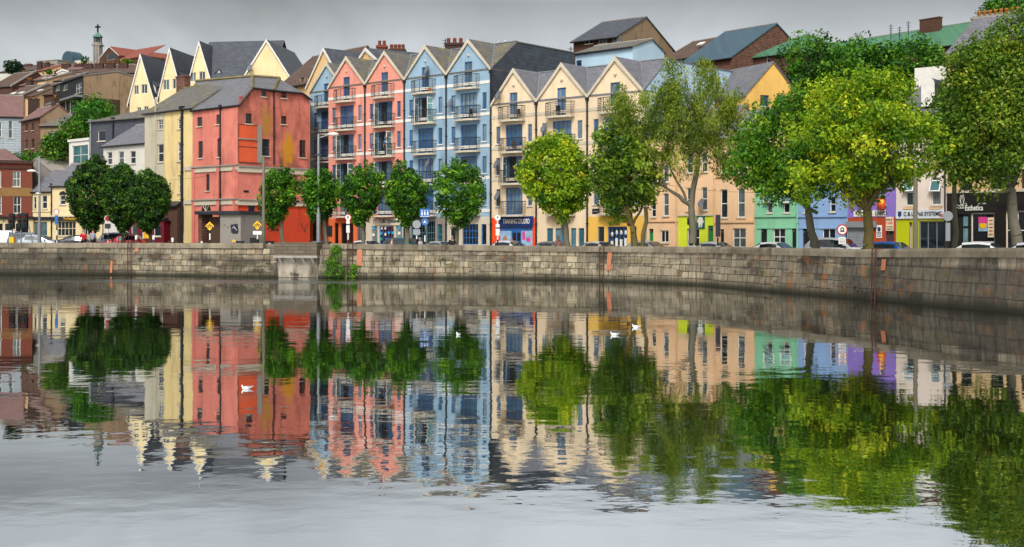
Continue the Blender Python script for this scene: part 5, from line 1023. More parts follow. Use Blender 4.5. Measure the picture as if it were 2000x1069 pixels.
def blobs(cx, cz, rx, rz, ry, n, seed, rmin=.5, rmax=1.0, shell=.55, bottom=.0, prof=None, lob_=.55):
    """clump centres through an egg shaped crown, more of them near its surface"""
    rs = random.Random(seed); out = []
    lob = [(rs.uniform(0, 6.28), rs.uniform(-1, 1), rs.uniform(.08, .2)) for _ in range(7)]
    while len(out) < n:
        th, cz_ = rs.uniform(0, 2*math.pi), rs.uniform(-1, 1); sr = math.sqrt(1-cz_*cz_); k = rs.uniform(shell, 1)**.6
        bump_ = 1+sum(a*math.cos(th-t0)*math.cos((cz_-c0)*2.5) for t0, c0, a in lob)*lob_
        x, y, z = sr*math.cos(th)*k*bump_, sr*math.sin(th)*k*bump_, cz_*k*bump_
        if prof: s_ = prof((z+1)/2); x *= s_; y *= s_
        r = rs.uniform(rmin, rmax)*(1.15-.35*k); out.append(((cx+x*(rx-r*.5), y*(ry-r*.5), cz+z*(rz-r*.4)), r, min(1, max(0, rs.gauss(.42, .24)))))
    return out
def limb(m, p, q, r0, r1, seg=4, wob=.12, rs=random):
    p, q = Vector(p), Vector(q); L_ = (q-p).length; pts = [p+(q-p)*i/seg+Vector((rs.uniform(-1, 1), rs.uniform(-1, 1), rs.uniform(-.4, .4)))*wob*L_/seg*(0 if i in (0, seg) else 1) for i in range(seg+1)]
    for i in range(seg): m.bar(pts[i], pts[i+1], r0+(r1-r0)*i/seg, r2=r0+(r1-r0)*(i+1)/seg, n=8)
    return pts
def tree(label, xpx, D, crown, mat, trunk_r=.13, bark='bark', lean=0, size=.2, per=60, n=90, seed=1, rmin=.45, rmax=.9, fork=None, prof=None, shell=.5, ry=None, group='street trees along the quay', name='street_tree', droop=0, zb=GZ, extra=(), limbs=7, flat=.35, more=(), lob=.55):
    """crown = (x centre, y top, x half width, y bottom) in photograph rows and columns at distance D"""
    cxp, yt, hw, yb = crown; base = PX(xpx, HY, D); t = thing(name, label, 'tree', (base.x, D, zb), 0, group); k = D/FPX
    cx = (cxp-xpx)*k; zt, zbm = ZY(yt, D)-zb, ZY(yb, D)-zb; rx, rz = hw*k, (zt-zbm)/2; cz = (zt+zbm)/2; rs = random.Random(seed)
    m = MB(); f = fork or zbm+.25*rz; top = (cx*.5+lean, 0, f); m.bar((0, 0, -.2), (0, 0, .1), trunk_r*1.5, r2=trunk_r*1.12, n=10); limb(m, (0, 0, .1), top, trunk_r*1.12, trunk_r*.85, 5, .1, rs)
    cl = blobs(cx, cz, rx, rz, ry or rx, n, seed, rmin, rmax, shell, prof=prof, lob_=lob)
    for (x, y, rx_, ry_, n_) in more:
        for _ in range(n_): a, r_ = rs.uniform(0, 6.28), rs.uniform(0, 1)**.5; cl.append((((x+rx_*r_*math.cos(a)-xpx)*k, rs.uniform(-1.3, 1.3), ZY(y+ry_*r_*math.sin(a), D)-zb), rs.uniform(rmin, rmax*.8), rs.uniform(.1, .7)))
    ends = rs.sample(cl, min(limbs+4, len(cl)))
    for c, r, ti in ends[:limbs]: 
        q = limb(m, top, (c[0]*.8, c[1]*.8, c[2]), trunk_r*.5, trunk_r*.1, 4, .2, rs)
        for c2, _, _ in rs.sample(cl, 2): limb(m, q[2], (Vector(q[2])*.45+Vector(c2)*.55), trunk_r*.2, .015, 3, .2, rs)
    for e_ in extra: limb(m, *e_, rs=rs)
    m.obj('trunk', M[bark], t); leaves('crown', cl, mat, t, size, per, seed, droop, flat); return t
# three clipped trees (dense, egg shaped, flaring up from a short stem)
egg = lambda h: .42+.62*math.sin(min(1, h*1.25+.12)*math.pi/2) if h < .6 else 1.04-.1*(h-.6)
for (x, D, cr, sd, lab) in ((192, 108, (179, 307, 46, 455), 11, 'dark clipped tree standing leftmost of the three by the road junction'), (243, 106, (237, 320, 37, 455), 12, 'dark clipped tree in the middle of the three by the road junction'), (297, 104, (290, 332, 43, 452), 13, 'dark clipped tree in front of the butter yellow house')):
    tree(lab, x, D, cr, L_DARK, .16, 'bark_dark', 0, .19, 420, 520, sd, .3, .55, 1.6, egg, .7, group='clipped trees by the junction', limbs=5, lob=.3)
# five pollarded lindens
for (x, D, cr, sd, lab) in ((555, 93, (541, 322, 43, 446), 21, 'round linden in front of the scarlet ground floor of the corner house'), (640, 92, (624, 320, 42, 440), 22, 'round linden behind the tall grey lamp post'), (711, 91, (706, 320, 48, 444), 23, 'round linden over the parked white hatchback'), (798, 90, (792, 318, 47, 446), 24, 'round linden beside the blue cycle route sign'), (892, 89, (896, 310, 58, 450), 25, 'widest round linden in front of the sky blue apartments')):
    tree(lab, x, D, cr, L_LIME, .15, 'bark', 0, .22, 190, 330, sd, .28, .55, None, lambda h: .5+.5*math.sin(min(1, h*1.5)*math.pi/2), .45, limbs=6, lob=.35)
tree('yellow green maple in front of the cream apartments', 1112, 84, (1088, 256, 76, 432), L_YEL, .2, 'bark', 0, .26, 130, 330, 31, .4, .85, None, lambda h: .62+.42*math.sin(min(1, h*1.6)*math.pi/2), .5, extra=(((-.15, .3, 0), (-.6, .4, 3.2), .09, .07),))
tree('dark leafed maple leaning beside the yellow solicitors front', 1246, 80, (1212, 250, 78, 425), L_OLIVE, .2, 'bark_moss', .2, .24, 130, 330, 32, .4, .85, 2.4, None, .45, extra=(((.35, 0, .2), (.5, 0, 3.6), .15, .12),))
# tall open birch with long bare limbs
D = 80; t = thing('birch_tree', 'tall feathery tree with a pale leaning trunk in front of the lime yellow shop', 'tree', (PX(1352, HY, D).x, D, GZ), 0, 'street trees along the quay'); k = D/FPX
def q_(x, y, d=0): return ((x-1352)*k, d, ZY(y, D)-GZ)
m = MB(); rs = random.Random(5)
P_ = [q_(1352, 476), q_(1353, 440), q_(1350, 405), q_(1360, 340), q_(1364, 300), q_(1385, 262), q_(1410, 210, .3), q_(1400, 150, .2)]
for i, (a, b) in enumerate(zip(P_, P_[1:])): limb(m, a, b, .27-.033*i, .27-.033*(i+1), 2, .08, rs)
for a, b, r in ((q_(1348, 400), q_(1300, 368, -.3), .15), (q_(1300, 368, -.3), q_(1262, 305, -.6), .11), (q_(1300, 368, -.3), q_(1240, 330, .3), .07), (q_(1262, 305, -.6), q_(1235, 220, -.6), .07), (q_(1340, 390), q_(1312, 330, .6), .09), (q_(1312, 330, .6), q_(1305, 200, .8), .07), (q_(1364, 300), q_(1345, 200, -.5), .09), (q_(1345, 200, -.5), q_(1335, 150, -.5), .05), (q_(1385, 262), q_(1430, 240, .4), .07), (q_(1262, 305), q_(1215, 270), .05)): limb(m, a, b, r, r*.6, 4, .15, rs)
m.obj('trunk', M['bark'], t)
cl = []
for (x, y, rx, ry, n) in ((1240, 225, 46, 42, 26), (1225, 285, 34, 36, 14), (1290, 215, 42, 40, 26), (1275, 290, 52, 52, 30), (1320, 150, 20, 26, 9), (1318, 200, 32, 34, 16), (1385, 155, 24, 30, 12), (1398, 205, 42, 40, 28), (1352, 250, 52, 48, 30), (1415, 270, 34, 46, 20), (1335, 310, 44, 36, 16), (1412, 320, 28, 26, 9), (1362, 205, 30, 26, 12), (1370, 128, 8, 10, 3), (1215, 205, 26, 26, 10), (1245, 250, 50, 40, 18), (1330, 265, 50, 50, 14), (1300, 190, 30, 26, 12), (1395, 240, 44, 44, 18), (1430, 230, 22, 46, 12), (1205, 255, 22, 22, 8)):
    for _ in range(n):
        a, r_ = rs.uniform(0, 6.28), rs.uniform(0, 1)**.5; w_ = q_(x+rx*r_*math.cos(a), y+ry*r_*math.sin(a), rs.uniform(-1, 1)*min(2.6, rx*k*1.2)); s_ = rs.uniform(.3, .6); cl.append((w_, (s_, s_, s_*1.5), min(1, max(0, rs.gauss(.45, .16)))))
leaves('crown', cl, L_BIRCH, t, .2, 560, 33, .45, .1)
# right side
tree('dark branching maple left of the bright yellow one', 1597, 70, (1560, 160, 118, 400), L_MID, .24, 'bark', 0, .21, 120, 430, 34, .45, 1.0, 3.2, None, .42, ry=3.3, extra=(((0, 0, 3.0), (-3.4, -.4, 5.0), .1, .04),), more=((1465, 330, 40, 26, 26), (1505, 370, 30, 30, 24), (1450, 300, 26, 20, 8), (1630, 200, 60, 30, 20)))
tree('hanging dark bough of the branching maple over the mint green house', 1545, 71, (1487, 330, 34, 402), L_OLIVE, .05, 'bark', -.3, .24, 62, 34, 35, .4, .8, 3.2, None, .3) if False else None
tree('large bright yellow green maple in front of the purple house', 1700, 64, (1688, 150, 128, 405), L_YEL, .27, 'bark_moss', 0, .2, 130, 520, 36, .45, .95, 3.0, lambda h: .72+.36*math.sin(min(1, h*1.5)*math.pi/2), .45, ry=3.3, limbs=14, lob=1.0, more=((1735, 175, 50, 30, 26), (1640, 190, 40, 30, 16), (1590, 260, 44, 40, 20), (1740, 158, 18, 16, 6), (1570, 350, 30, 40, 14), (1700, 160, 22, 14, 6)))
tree('big dark green tree overhanging the salon at the right edge', 1990, 66, (1945, 40, 112, 368), L_OLIVE, .3, 'bark', .2, .2, 125, 560, 37, .45, 1.0, 4.2, None, .4, ry=3.6, limbs=12, lob=1.0, more=((1860, 240, 40, 60, 26), (1850, 330, 46, 30, 20), (1880, 120, 30, 30, 14), (1985, 60, 40, 40, 26), (1930, 340, 60, 30, 20), (2010, 180, 30, 110, 30)))
tree('green tree filling the gap above the systems shop', 1868, 72, (1860, 215, 50, 330), L_MID, .16, 'bark', 0, .24, 64, 130, 38, .4, .9, 4.6, None, .35)
# trees on the slope behind
for i, (x, D, cr, lab) in enumerate([(1600, 128, (1598, 66, 74, 200), 'dark green hillside tree right of the sunny yellow gable'), (1700, 132, (1690, 70, 74, 200), 'dark green hillside tree behind the yellow green maple top'), (1790, 130, (1790, 72, 78, 190), 'dark green hillside tree under the wide brown chimney'), (1850, 118, (1850, 110, 40, 220), 'hillside tree beside the white party wall')]):
    tree(lab, x, D, cr, L_BACK, .3, 'bark_dark', 0, .38, 26, 190, 50+i, .8, 1.6, None, None, .45, group='trees on the slope behind the houses', name='hillside_tree', zb=hill(PX(x, 0, D).x, D)-1)
for i, (x, D, cr, lab) in enumerate([(1965, 150, (1962, -18, 52, 60), 'tree on the skyline at the top right corner'), (2030, 150, (2030, -30, 50, 60), 'tree cut by the right edge at the top right corner')]):
    tree(lab, x, D, cr, L_BACK, .3, 'bark_dark', 0, .4, 24, 120, 60+i, .8, 1.5, None, None, .4, group='trees on the slope behind the houses', name='hillside_tree', zb=9)
tree('spreading dark tree on the left hilltop', 30, 300, (26, 118, 22, 148), leafmat('hill leaves', ['12261a', '1e3c24', '32552c', '4d6e38'], .2), .4, 'bark_dark', 0, .9, 9, 60, 66, .8, 1.6, None, None, .3, group='trees on the left hill', name='hillside_tree', zb=28)
tree('small round bush tree among the brown hill roofs', 96, 290, (96, 136, 6, 146), L_BACK, .2, 'bark_dark', 0, .7, 9, 14, 67, .7, 1.1, None, None, .3, group='trees on the left hill', name='hillside_tree', zb=34)
tree('small tree in front of the church', 249, 330, (249, 116, 13, 126), L_BACK, .2, 'bark_dark', 0, .8, 9, 20, 68, .7, 1.2, None, None, .3, group='trees on the left hill', name='hillside_tree', zb=42)
tree('bare topped small tree between the vault and the tower', 166, 400, (166, 106, 8, 128), L_DARK, .3, 'bark_dark', 0, .8, 5, 16, 69, .7, 1.2, None, None, .3, group='trees on the left hill', name='hillside_tree', zb=48)
for i, (x, D, cr, lab) in enumerate([(190, 149, (188, 184, 46, 270), 'bright green tree above the slate hung house'), (150, 147, (146, 222, 34, 300), 'bright green ivy mass beside the glazed annex'), (108, 146, (110, 252, 32, 322), 'ivy covered bank below the rubble stone house'), (60, 156, (60, 296, 60, 325), 'low scrub on the bank over the brick building')]):
    tree(lab, x, D, cr, L_BACK if i != 0 else leafmat('fresh leaves', ['1a400c', '317012', '559a1c', '86bb30'], .35), .2, 'bark_dark', 0, .34, 26, (130, 90, 80, 60)[i], 70+i, .8, 1.4, None, None, .35, group='greenery on the left bank', name='hillside_tree', zb=hill(PX(x, 0, D).x, D)-.5, ry=3)
# ivy bush on the wall and small plants
def wall_plant(label, xpx, z0, z1, hw, n, seed, name='wall_bush', per=150):
    t, zt, s = at_wall(name, label, 'bush', xpx, .3); rs = random.Random(seed); cl = []
    for _ in range(n):
        h = rs.uniform(0, 1); w_ = hw*(1-.75*h**1.3)*rs.uniform(-1, 1); cl.append(((w_, -rs.uniform(0, .45)*(1-h*.6), z0+(z1-z0)*h), rs.uniform(.12, .26), rs.uniform(.25, .8)))
    m = MB(); [m.tube([(0, 0, z0), (c[0][0]*.5, c[0][1]*.5, (z0+c[0][2])/2), c[0]], .01, n=4) for c in cl[:8]]; m.obj('stem', M['bark_dark'], t); leaves('foliage', cl, L_LIME, t, .11, per*4, seed)
wall_plant('tall green bush growing out of the quay wall beside the orange stripe', 659, .05, 2.25, .85, 90, 80); wall_plant('small green bush at the foot of the orange stripe', 695, .05, .95, .3, 18, 81)
for i, (x, z0, z1, hw) in enumerate([(508, .25, .8, .35), (525, .9, 1.3, .3), (578, .1, .35, .3), (745, 1.2, 1.4, .35), (780, 1.15, 1.35, .5), (860, 1.2, 1.35, .4), (118, 1.0, 1.35, .35), (165, .9, 1.3, .3), (280, 1.15, 1.35, .35), (1690, .25, .5, .5)]):
    t, zt, s = at_wall('moss_tuft', ('dark moss tuft on the wall %s' % ['low down left of the parapet box', 'halfway up left of the parapet box', 'on the bleached stone under the parapet box', 'just right of the orange stripe', 'below the linden by the blue sign', 'under the widest linden', 'below the clipped trees, leftmost tuft', 'below the clipped trees, second tuft', 'right of the far left ladder', 'at the water line left of the rusty hooped ladder'][i]), 'moss', x, .2); t['group'] = 'moss tufts on the quay wall'
    rs = random.Random(i); leaves('foliage', [((rs.uniform(-hw, hw), -rs.uniform(.03, .1), rs.uniform(z0, z1)), rs.uniform(.07, .13), rs.uniform(0, .6)) for _ in range(14)], leafmat('moss', ['1c1f0a', '33340f', '4d4a16', '5f5518'], .1), t, .07, 900, i)
# the slope left of the frame carries a wood
rs = random.Random(91); cl = []
for _ in range(170):
    px_, D_ = rs.uniform(-900, -75), rs.uniform(165, 430); X_ = (px_-CX)/FPX*D_; r_ = rs.uniform(3, 5.5)
    if X_ < (-45-CX)/FPX*D_-6: cl.append(((X_, D_, hill(X_, D_)+r_*.9+rs.uniform(0, 2)), r_, rs.uniform(.2, .7)))
tag(leaves('hillside_wood', cl, L_BACK, None, 1.0, 9, 91), 'green wood on the slope left of the houses', 'wood', kind='stuff')
# ================================================================== cars
CARM = {}
def car(label, xpx, D, ang, col, kind='hatch', group='cars parked along the quay'):
    """centre of the car at photo column xpx, distance D; ang = heading in degrees in the XY plane"""
    L_ = 4.1 if kind != 'van' else 4.6
    if kind == 'hatch': st = [(0, .62, .35, .5, .56, 0), (.15, .8, .25, .62, .7, 0), (1.0, .86, .22, .84, .93, 0), (1.75, .87, .22, .9, 1.4, 1), (2.45, .87, .22, .92, 1.47, 1), (2.53, .87, .22, .92, 1.47, 2), (3.35, .87, .22, .95, 1.42, 1), (3.95, .84, .26, .95, 1.02, 1), (4.1, .78, .35, .7, .8, 0)]
    elif kind == 'saloon': st = [(0, .62, .35, .5, .56, 0), (.15, .8, .25, .62, .7, 0), (1.1, .86, .22, .82, .9, 0), (1.8, .87, .22, .88, 1.36, 1), (2.4, .87, .22, .9, 1.42, 1), (2.48, .87, .22, .9, 1.42, 2), (3.1, .87, .22, .92, 1.36, 1), (3.75, .86, .22, .94, 1.02, 1), (4.35, .8, .3, .85, .95, 0), (4.4, .72, .38, .6, .7, 0)]
    elif kind == 'suv': st = [(0, .66, .4, .7, .78, 0), (.12, .84, .3, .85, .95, 0), (.95, .9, .3, 1.0, 1.08, 0), (1.5, .9, .3, 1.05, 1.62, 1), (2.5, .9, .3, 1.06, 1.72, 1), (2.6, .9, .3, 1.06, 1.72, 2), (3.8, .9, .3, 1.08, 1.68, 1), (4.15, .88, .3, 1.08, 1.25, 1), (4.25, .82, .4, .8, .9, 0)]
    else: st = [(0, .7, .35, .6, .7, 0), (.1, .88, .25, .85, .95, 0), (.8, .92, .25, 1.05, 1.15, 0), (1.3, .93, .25, 1.1, 1.8, 1), (1.9, .93, .25, 1.1, 1.92, 2), (4.5, .93, .25, 1.1, 1.92, 2), (4.6, .9, .3, 1.1, 1.85, 0)]
    L_ = st[-1][0]; key = (kind, col)
    if key not in CARM:
        def sec(x, w_, zb, zl, zr, c): 
            wr = w_*.78 if zr-zl > .25 else w_*.9; half = [(w_*.85, zb), (w_, zb+.18), (w_*1.01, (zb+zl)/2), (w_*.98, zl), (wr, zr-(.13 if zr-zl > .25 else .04)), (wr*.86, zr)]
            return [(x, y, z) for y, z in half] + [(x, -y, z) for y, z in half[::-1]]
        S_ = [sec(*s) for s in st]; n = 12; vs = [p for s in S_ for p in s]; bf, gf = [], []
        for i in range(len(st)-1):
            a, b = st[i], st[i+1]
            for j in range(n):
                f_ = (i*n+j, i*n+(j+1) % n, (i+1)*n+(j+1) % n, (i+1)*n+j)
                glass = False
                if a[5] == 1 and b[5] >= 1 or (a[5] == 2 and b[5] == 1): glass = j in (3, 7)
                if a[5] == 0 and b[5] == 1: glass = j in (4, 5, 6)
                if a[5] == 1 and b[5] == 1 and b[4] < a[4]-.2: glass = j in (4, 5, 6)
                if a[5] == 1 and b[5] == 2 and kind == 'van': glass = j in (3, 7)
                (gf if glass else bf).append(f_)
        bf += [tuple(range(n-1, -1, -1)), tuple((len(st)-1)*n+j for j in range(n))]
        m = MB(); m.add(vs, bf, 0, True); g = MB(); g.add(vs, gf, 0, False)
        pm = NT('car paint '+col); pm.b.inputs['Base Color'].default_value = lin(col); pm.b.inputs['Roughness'].default_value = .28; pm.b.inputs['Coat Weight'].default_value = .6; pm.b.inputs['Metallic'].default_value = .25
        wh = MB(); wh.lathe([(.0, -.1), (.3, -.1), (.32, -.06), (.32, .06), (.3, .1), (0, .1)], n=18); ri = MB(); ri.lathe([(0, .115), (.2, .115), (.21, .09), (.0, .09)], n=10)
        li = MB(); li.ball((0, 0, 0), .05, .12, .055); bu = MB(); bu.box(-.05, .02, -.26, .26, -.06, .06)
        CARM[key] = (m.mesh('body', pm.mat), g.mesh('windows', M['carglass']), wh.mesh('wheel', M['black']), ri.mesh('rim', M['grey']), li.mesh('headlight', M['white']), li.mesh('tail_light', M['redlamp']), bu.mesh('number_plate', M['white']))
    bm_, gm, wm, rm, hm, tm, nm = CARM[key]; p = PX(xpx, HY, D); a = R(ang)
    t = thing('car' if kind != 'van' else 'van', label, 'car' if kind != 'van' else 'van', (p.x-math.cos(a)*L_/2, D-math.sin(a)*L_/2, GZ+.01+rise(xpx)), a, group); t.scale = (.93, .93, .93)
    link('body', bm_, t); link('windows', gm, t)
    for x in (.78, L_-.85):
        for sg in (-1, 1): o = link('wheel', wm, t, (x, sg*st[3][1]*.88, .32)); o.rotation_euler = (R(90 if sg < 0 else -90), 0, 0); link('rim', rm, o)
    for sg in (-1, 1): link('headlight', hm, t, (.14, sg*.58, st[1][3]-.02)); link('tail_light', tm, t, (L_-.12, sg*.66, st[-2][3]-.12))
    link('number_plate', nm, t, (L_+.02, 0, .62)); 
    m = MB(); [m.box(1.25, 1.42, s_*st[3][1]+(0 if s_ > 0 else -.16), s_*st[3][1]+(.16 if s_ > 0 else 0), st[3][3], st[3][3]+.12) for s_ in (-1, 1)]; m.obj('wing_mirror', M['black'], t)
    return t
M['carglass'] = glassmat('car glass', '1a2226', '64747a', .3, .04); M['redlamp'] = plain('tail lamp red', 'b01818', .3)
RA = math.degrees(ROW.a)
car('silver blue saloon parked by the tall lamp post', 628, 104, 180+RA-3, '5f7f9e', 'saloon')
car('white hatchback parked under the third linden', 708, 102, RA, 'e6e6e6', 'hatch')
car('teal estate parked at the greystone shopfronts', 777, 99, RA, '1d5a63', 'suv')
car('low grey car roof just left of the walking man in the dark jacket', 858, 98, RA, 'a3a7aa', 'saloon')
car('silver white hatchback in front of the tanning studio', 998, 96, 180+RA, 'd9dcdf', 'hatch')
car('dark grey saloon in front of the cream shopfront with blue windows', 1078, 93, 180+RA, '75797c', 'saloon')
car('pale saloon roof in front of the yellow solicitors shop', 1165, 91, RA, 'd8d2c6', 'saloon')
car('silver suv parked beside the green house door', 1267, 89, 180+RA, 'b9bcc0', 'hatch')
car('low silver car roof behind the birch trunk', 1392, 84, RA, 'c4c4c2', 'saloon')
car('low white car with red tail lamps in front of the mint green house', 1512, 80, 180+RA, 'e9e6e2', 'saloon')
car('boxy white car beside the trunk at the cornflower house', 1632, 77, 180+RA+6, 'e4e6e4', 'suv')
car('bright blue hatchback in front of the roller shutter', 1722, 73, RA, '1560b8', 'hatch')
car('white hatchback in front of the salon', 1925, 66, 180+RA+4, 'eeeeee', 'hatch')
car('pearl white hatchback at the right edge', 2012, 64, RA-10, 'dcdfe4', 'hatch')
car('white van at the left edge', 12, 118, 180, 'e8e8e6', 'van', 'traffic at the junction')
car('grey blue estate behind the traffic lights', 57, 117, 178, '6b7884', 'suv', 'traffic at the junction')
car('silver hatchback beside the lamp post at the junction', 76, 114, 182, 'b4bcc2', 'hatch', 'traffic at the junction')
car('dark saloon beside the man in the red shirt', 152, 112, 184, '2b2e33', 'saloon', 'traffic at the junction')
car('silver hatchback behind the red car', 220, 113, 15, 'c3c7c9', 'suv', 'traffic at the junction')
car('bright red hatchback between the clipped trees', 243, 108.5, 0, 'c8121c', 'hatch', 'traffic at the junction')
# ================================================================== street furniture
M['stripe'] = courses('post stripes', 'e8e6e0', 'e8e6e0', '15161a', 50, .5, .12, .5)
def striped_post(par, h, r=.055):
    m = MB(); n_ = int(h/.42)
    for i in range(n_): m.bar((0, 0, i*h/n_), (0, 0, (i+1)*h/n_-.0), r, i % 2, n=10)
    return m.obj('post', [M['black'], M['white']], par)
def sign(label, xpx, D, h, heads, group=None, post='stripe', name='road_sign'):
    p = PX(xpx, HY, D); t = thing(name, label, 'sign', (p.x, D, GZ+rise(xpx)), math.atan2(-p.x, D)*-1*.0, group)
    if post == 'stripe': striped_post(t, h)
    else: m = MB(); m.bar((0, 0, 0), (0, 0, h), .05, n=8); m.obj('post', M[post], t)
    for hd in heads:
        kind, z, s = hd[:3]
        if kind == 'diamond':
            m = MB(); m.prism([(0, -s), (s, 0), (0, s), (-s, 0)], -.09, -.06, 'y'); o = m.obj('sign_plate', M['yel'], t, (0, 0, z)); m = MB(); [m.lathe([(.11, -.01), (.11, .01), (.075, .01), (.075, -.01)], (x_, 0, 0), 12) for x_ in (-.14, .14)]
            w_ = m.obj('cycle_symbol', M['black'], o, (0, -.1, -.04)); w_.rotation_euler = (R(90), 0, 0); m = MB(); [m.sbar(a, b, .03) for a, b in (((-.14, -.1, -.04), (0, -.1, .1)), ((0, -.1, .1), (.14, -.1, -.04)), ((-.05, -.1, .14), (.08, -.1, -.02)), ((0, -.1, .1), (.05, -.1, .22)))]; m.obj('cycle_symbol', M['black'], o)
        elif kind == 'round':
            m = MB(); m.lathe([(0, 0), (s, 0), (s, .03), (0, .03)], n=22, smooth=False); o = m.obj('sign_plate', M[hd[3]], t, (0, -.06, z)); o.rotation_euler = (R(90), 0, 0)
            if len(hd) > 4: m = MB(); m.lathe([(0, .032), (s*.78, .032), (s*.78, .036), (0, .037)], n=22, smooth=False); m.obj('sign_face', M[hd[4]], o)
            if len(hd) > 5:
                m = MB()
                if hd[5] == 'bar': m.lathe([(s*.2, .045), (s*.36, .045), (s*.36, .05), (s*.2, .05)], (0, s*.1, 0), 14); m.box(-s*.45, s*.45, -s*.35, -s*.22, .04, .05)
                elif hd[5] == 'P': m.box(-s*.2, -s*.05, -s*.4, s*.45, .04, .05); m.lathe([(s*.12, .045), (s*.28, .045), (s*.28, .05), (s*.12, .05)], (s*.02, s*.2, 0), 12)
                else: m.prism([(-s*.5, -s*.4), (0, s*.5), (s*.5, -s*.4), (0, -s*.15)], .04, .05, 'z')
                m.obj('symbol', M[hd[6] if len(hd) > 6 else 'black'], o)
        elif kind == 'plate':
            w_ = hd[4]; m = MB(); m.box(-w_/2, w_/2, -.1, -.06, z-s/2, z+s/2); o = m.obj('sign_plate', M[hd[3]], t)
            if len(hd) > 5:
                m = MB()
                if hd[5] == 'stripe': m.box(-w_/2, w_/2, -.105, -.1, z+s*.1, z+s*.22)
                elif hd[5] == 'lines': [m.box(-w_*.38, w_*.38, -.105, -.1, z-s*.35+s*.2*i, z-s*.28+s*.2*i) for i in range(4)]
                else:
                    [m.box(x_-w_*.06, x_+w_*.06, -.106, -.1, z-s*.25, z+s*.12) for x_ in (-w_*.28, 0, w_*.28)]; [m.ball((x_, -.103, z+s*.25), w_*.06, .006, s*.07) for x_ in (-w_*.28, 0, w_*.28)]; m.box(-w_*.45, w_*.45, -.106, -.1, z-s*.42, z-s*.36)
                m.obj('symbol', M[hd[6]], o)
    return t
sign('yellow diamond cycle sign in front of the graffiti hut', 410, 90.5, 2.4, [('diamond', 2.45, .33)], 'yellow diamond warning signs')
sign('yellow diamond cycle sign with a white plate, beside the brown pole', 503, 89.3, 2.0, [('diamond', 2.5, .33), ('plate', 1.95, .25, 'white', .62)], 'yellow diamond warning signs')
sign('small speed camera style sign post over the white hatchback', 680, 88.3, 2.9, [('round', 3.05, .24, 'redlamp', 'white', 'P'), ('plate', 2.4, .9, 'white', .24, 'stripe', 'navy')], 'thin striped sign posts')
sign('grey backed round sign between two lindens', 814, 87.6, 2.0, [('round', 2.55, .3, 'grey'), ('plate', 2.0, .4, 'grey', .5)])
sign('blue cycle route sign with a round blue plate under it', 830, 87.4, 2.2, [('plate', 3.35, .6, 'blue', .72, 'figs', 'white'), ('round', 2.72, .26, 'blue', 'blue', 'arrow', 'white')])
sign('striped sign post in front of the tanning studio', 972, 86.5, 2.9, [('round', 3.0, .2, 'white', 'white', 'P'), ('plate', 2.15, .8, 'white', .27, 'stripe', 'navy')], 'thin striped sign posts')
sign('tall grey sign seen edge on beside the dark house door', 1402, 78, 1.6, [('plate', 2.35, 1.4, 'iron', .3)], None)
sign('no parking sign beside the cornflower house', 1644, 62.5, 1.6, [('round', 2.0, .28, 'redlamp', 'white', 'bar'), ('plate', 1.45, .35, 'white', .36, 'lines', 'grey')])
sign('large round sign seen from behind beside the salon', 1850, 54, 2.0, [('round', 2.55, .22, 'grey'), ('plate', 1.85, .8, 'grey', .2)])
sign('white sign seen edge on at the pub corner', 211, 106, 2.3, [('round', 2.75, .3, 'white', 'redlamp'), ('plate', 2.1, .4, 'iron', .5)])
sign('striped post with a blue and red sign by the pub', 111, 104, 2.6, [('plate', 2.6, .8, 'blue', .26), ('round', 3.3, .24, 'redlamp', 'white')], None)
def pole(label, xpx, D, ytop, r, mat, name='utility_pole', lean=0):
    p = PX(xpx, HY, D); t = thing(name, label, 'pole', (p.x, D, GZ)); h = ZY(ytop, D)-GZ; m = MB(); m.bar((0, 0, 0), (lean, 0, h), r, r2=r*.75, n=10); m.obj('shaft', M[mat], t); return t, h
def lamp_arm(t, x0, z, dx, rise=.4):
    m = MB(); m.tube([(x0, 0, z)]+[(x0+dx*math.sin(a), 0, z+rise*math.sin(a)) for a in (.4, .8, 1.2, 1.57)], .045); m.obj('arm', M['grey'], t); m = MB(); m.ball((x0+dx*1.0, 0, z+rise-.05), .42, .16, .12); m.obj('lamp_head', M['white'], t)
t, h = pole('tall grey lamp post rising in front of the coral and pale blue houses', 622, 91, 262, .11, 'grey', 'lamp_post'); lamp_arm(t, 0, h-.3, 1.1, .35); m = MB(); m.bar((0, 0, 0), (0, 0, 3.4), .15, n=10); m.obj('shaft_base', M['grey'], t); m = MB(); m.box(-.2, .2, -.12, .12, h*.83, h*.83+.12); m.obj('bracket', M['iron'], t)
t, h = pole('grey lamp post at the junction beside the red brick building', 77, 108, 305, .12, 'grey', 'lamp_post'); lamp_arm(t, 0, ZY(334, 108)-GZ-.2, -.7, .25); m = MB(); m.ball((-.1, 0, ZY(378, 108)-GZ), .25, .12, .09); m.obj('lamp_head', M['white'], t); m = MB(); m.bar((0, 0, 0), (0, 0, 2.9), .17, n=10); m.obj('shaft_base', M['grey'], t)
pole('brown wooden pole beside the yellow diamond sign', 515, 90.5, 305, .13, 'bark', 'utility_pole')
pole('weathered wooden pole in front of the systems shop', 1788, 60, 348, .13, 'bark', 'utility_pole')
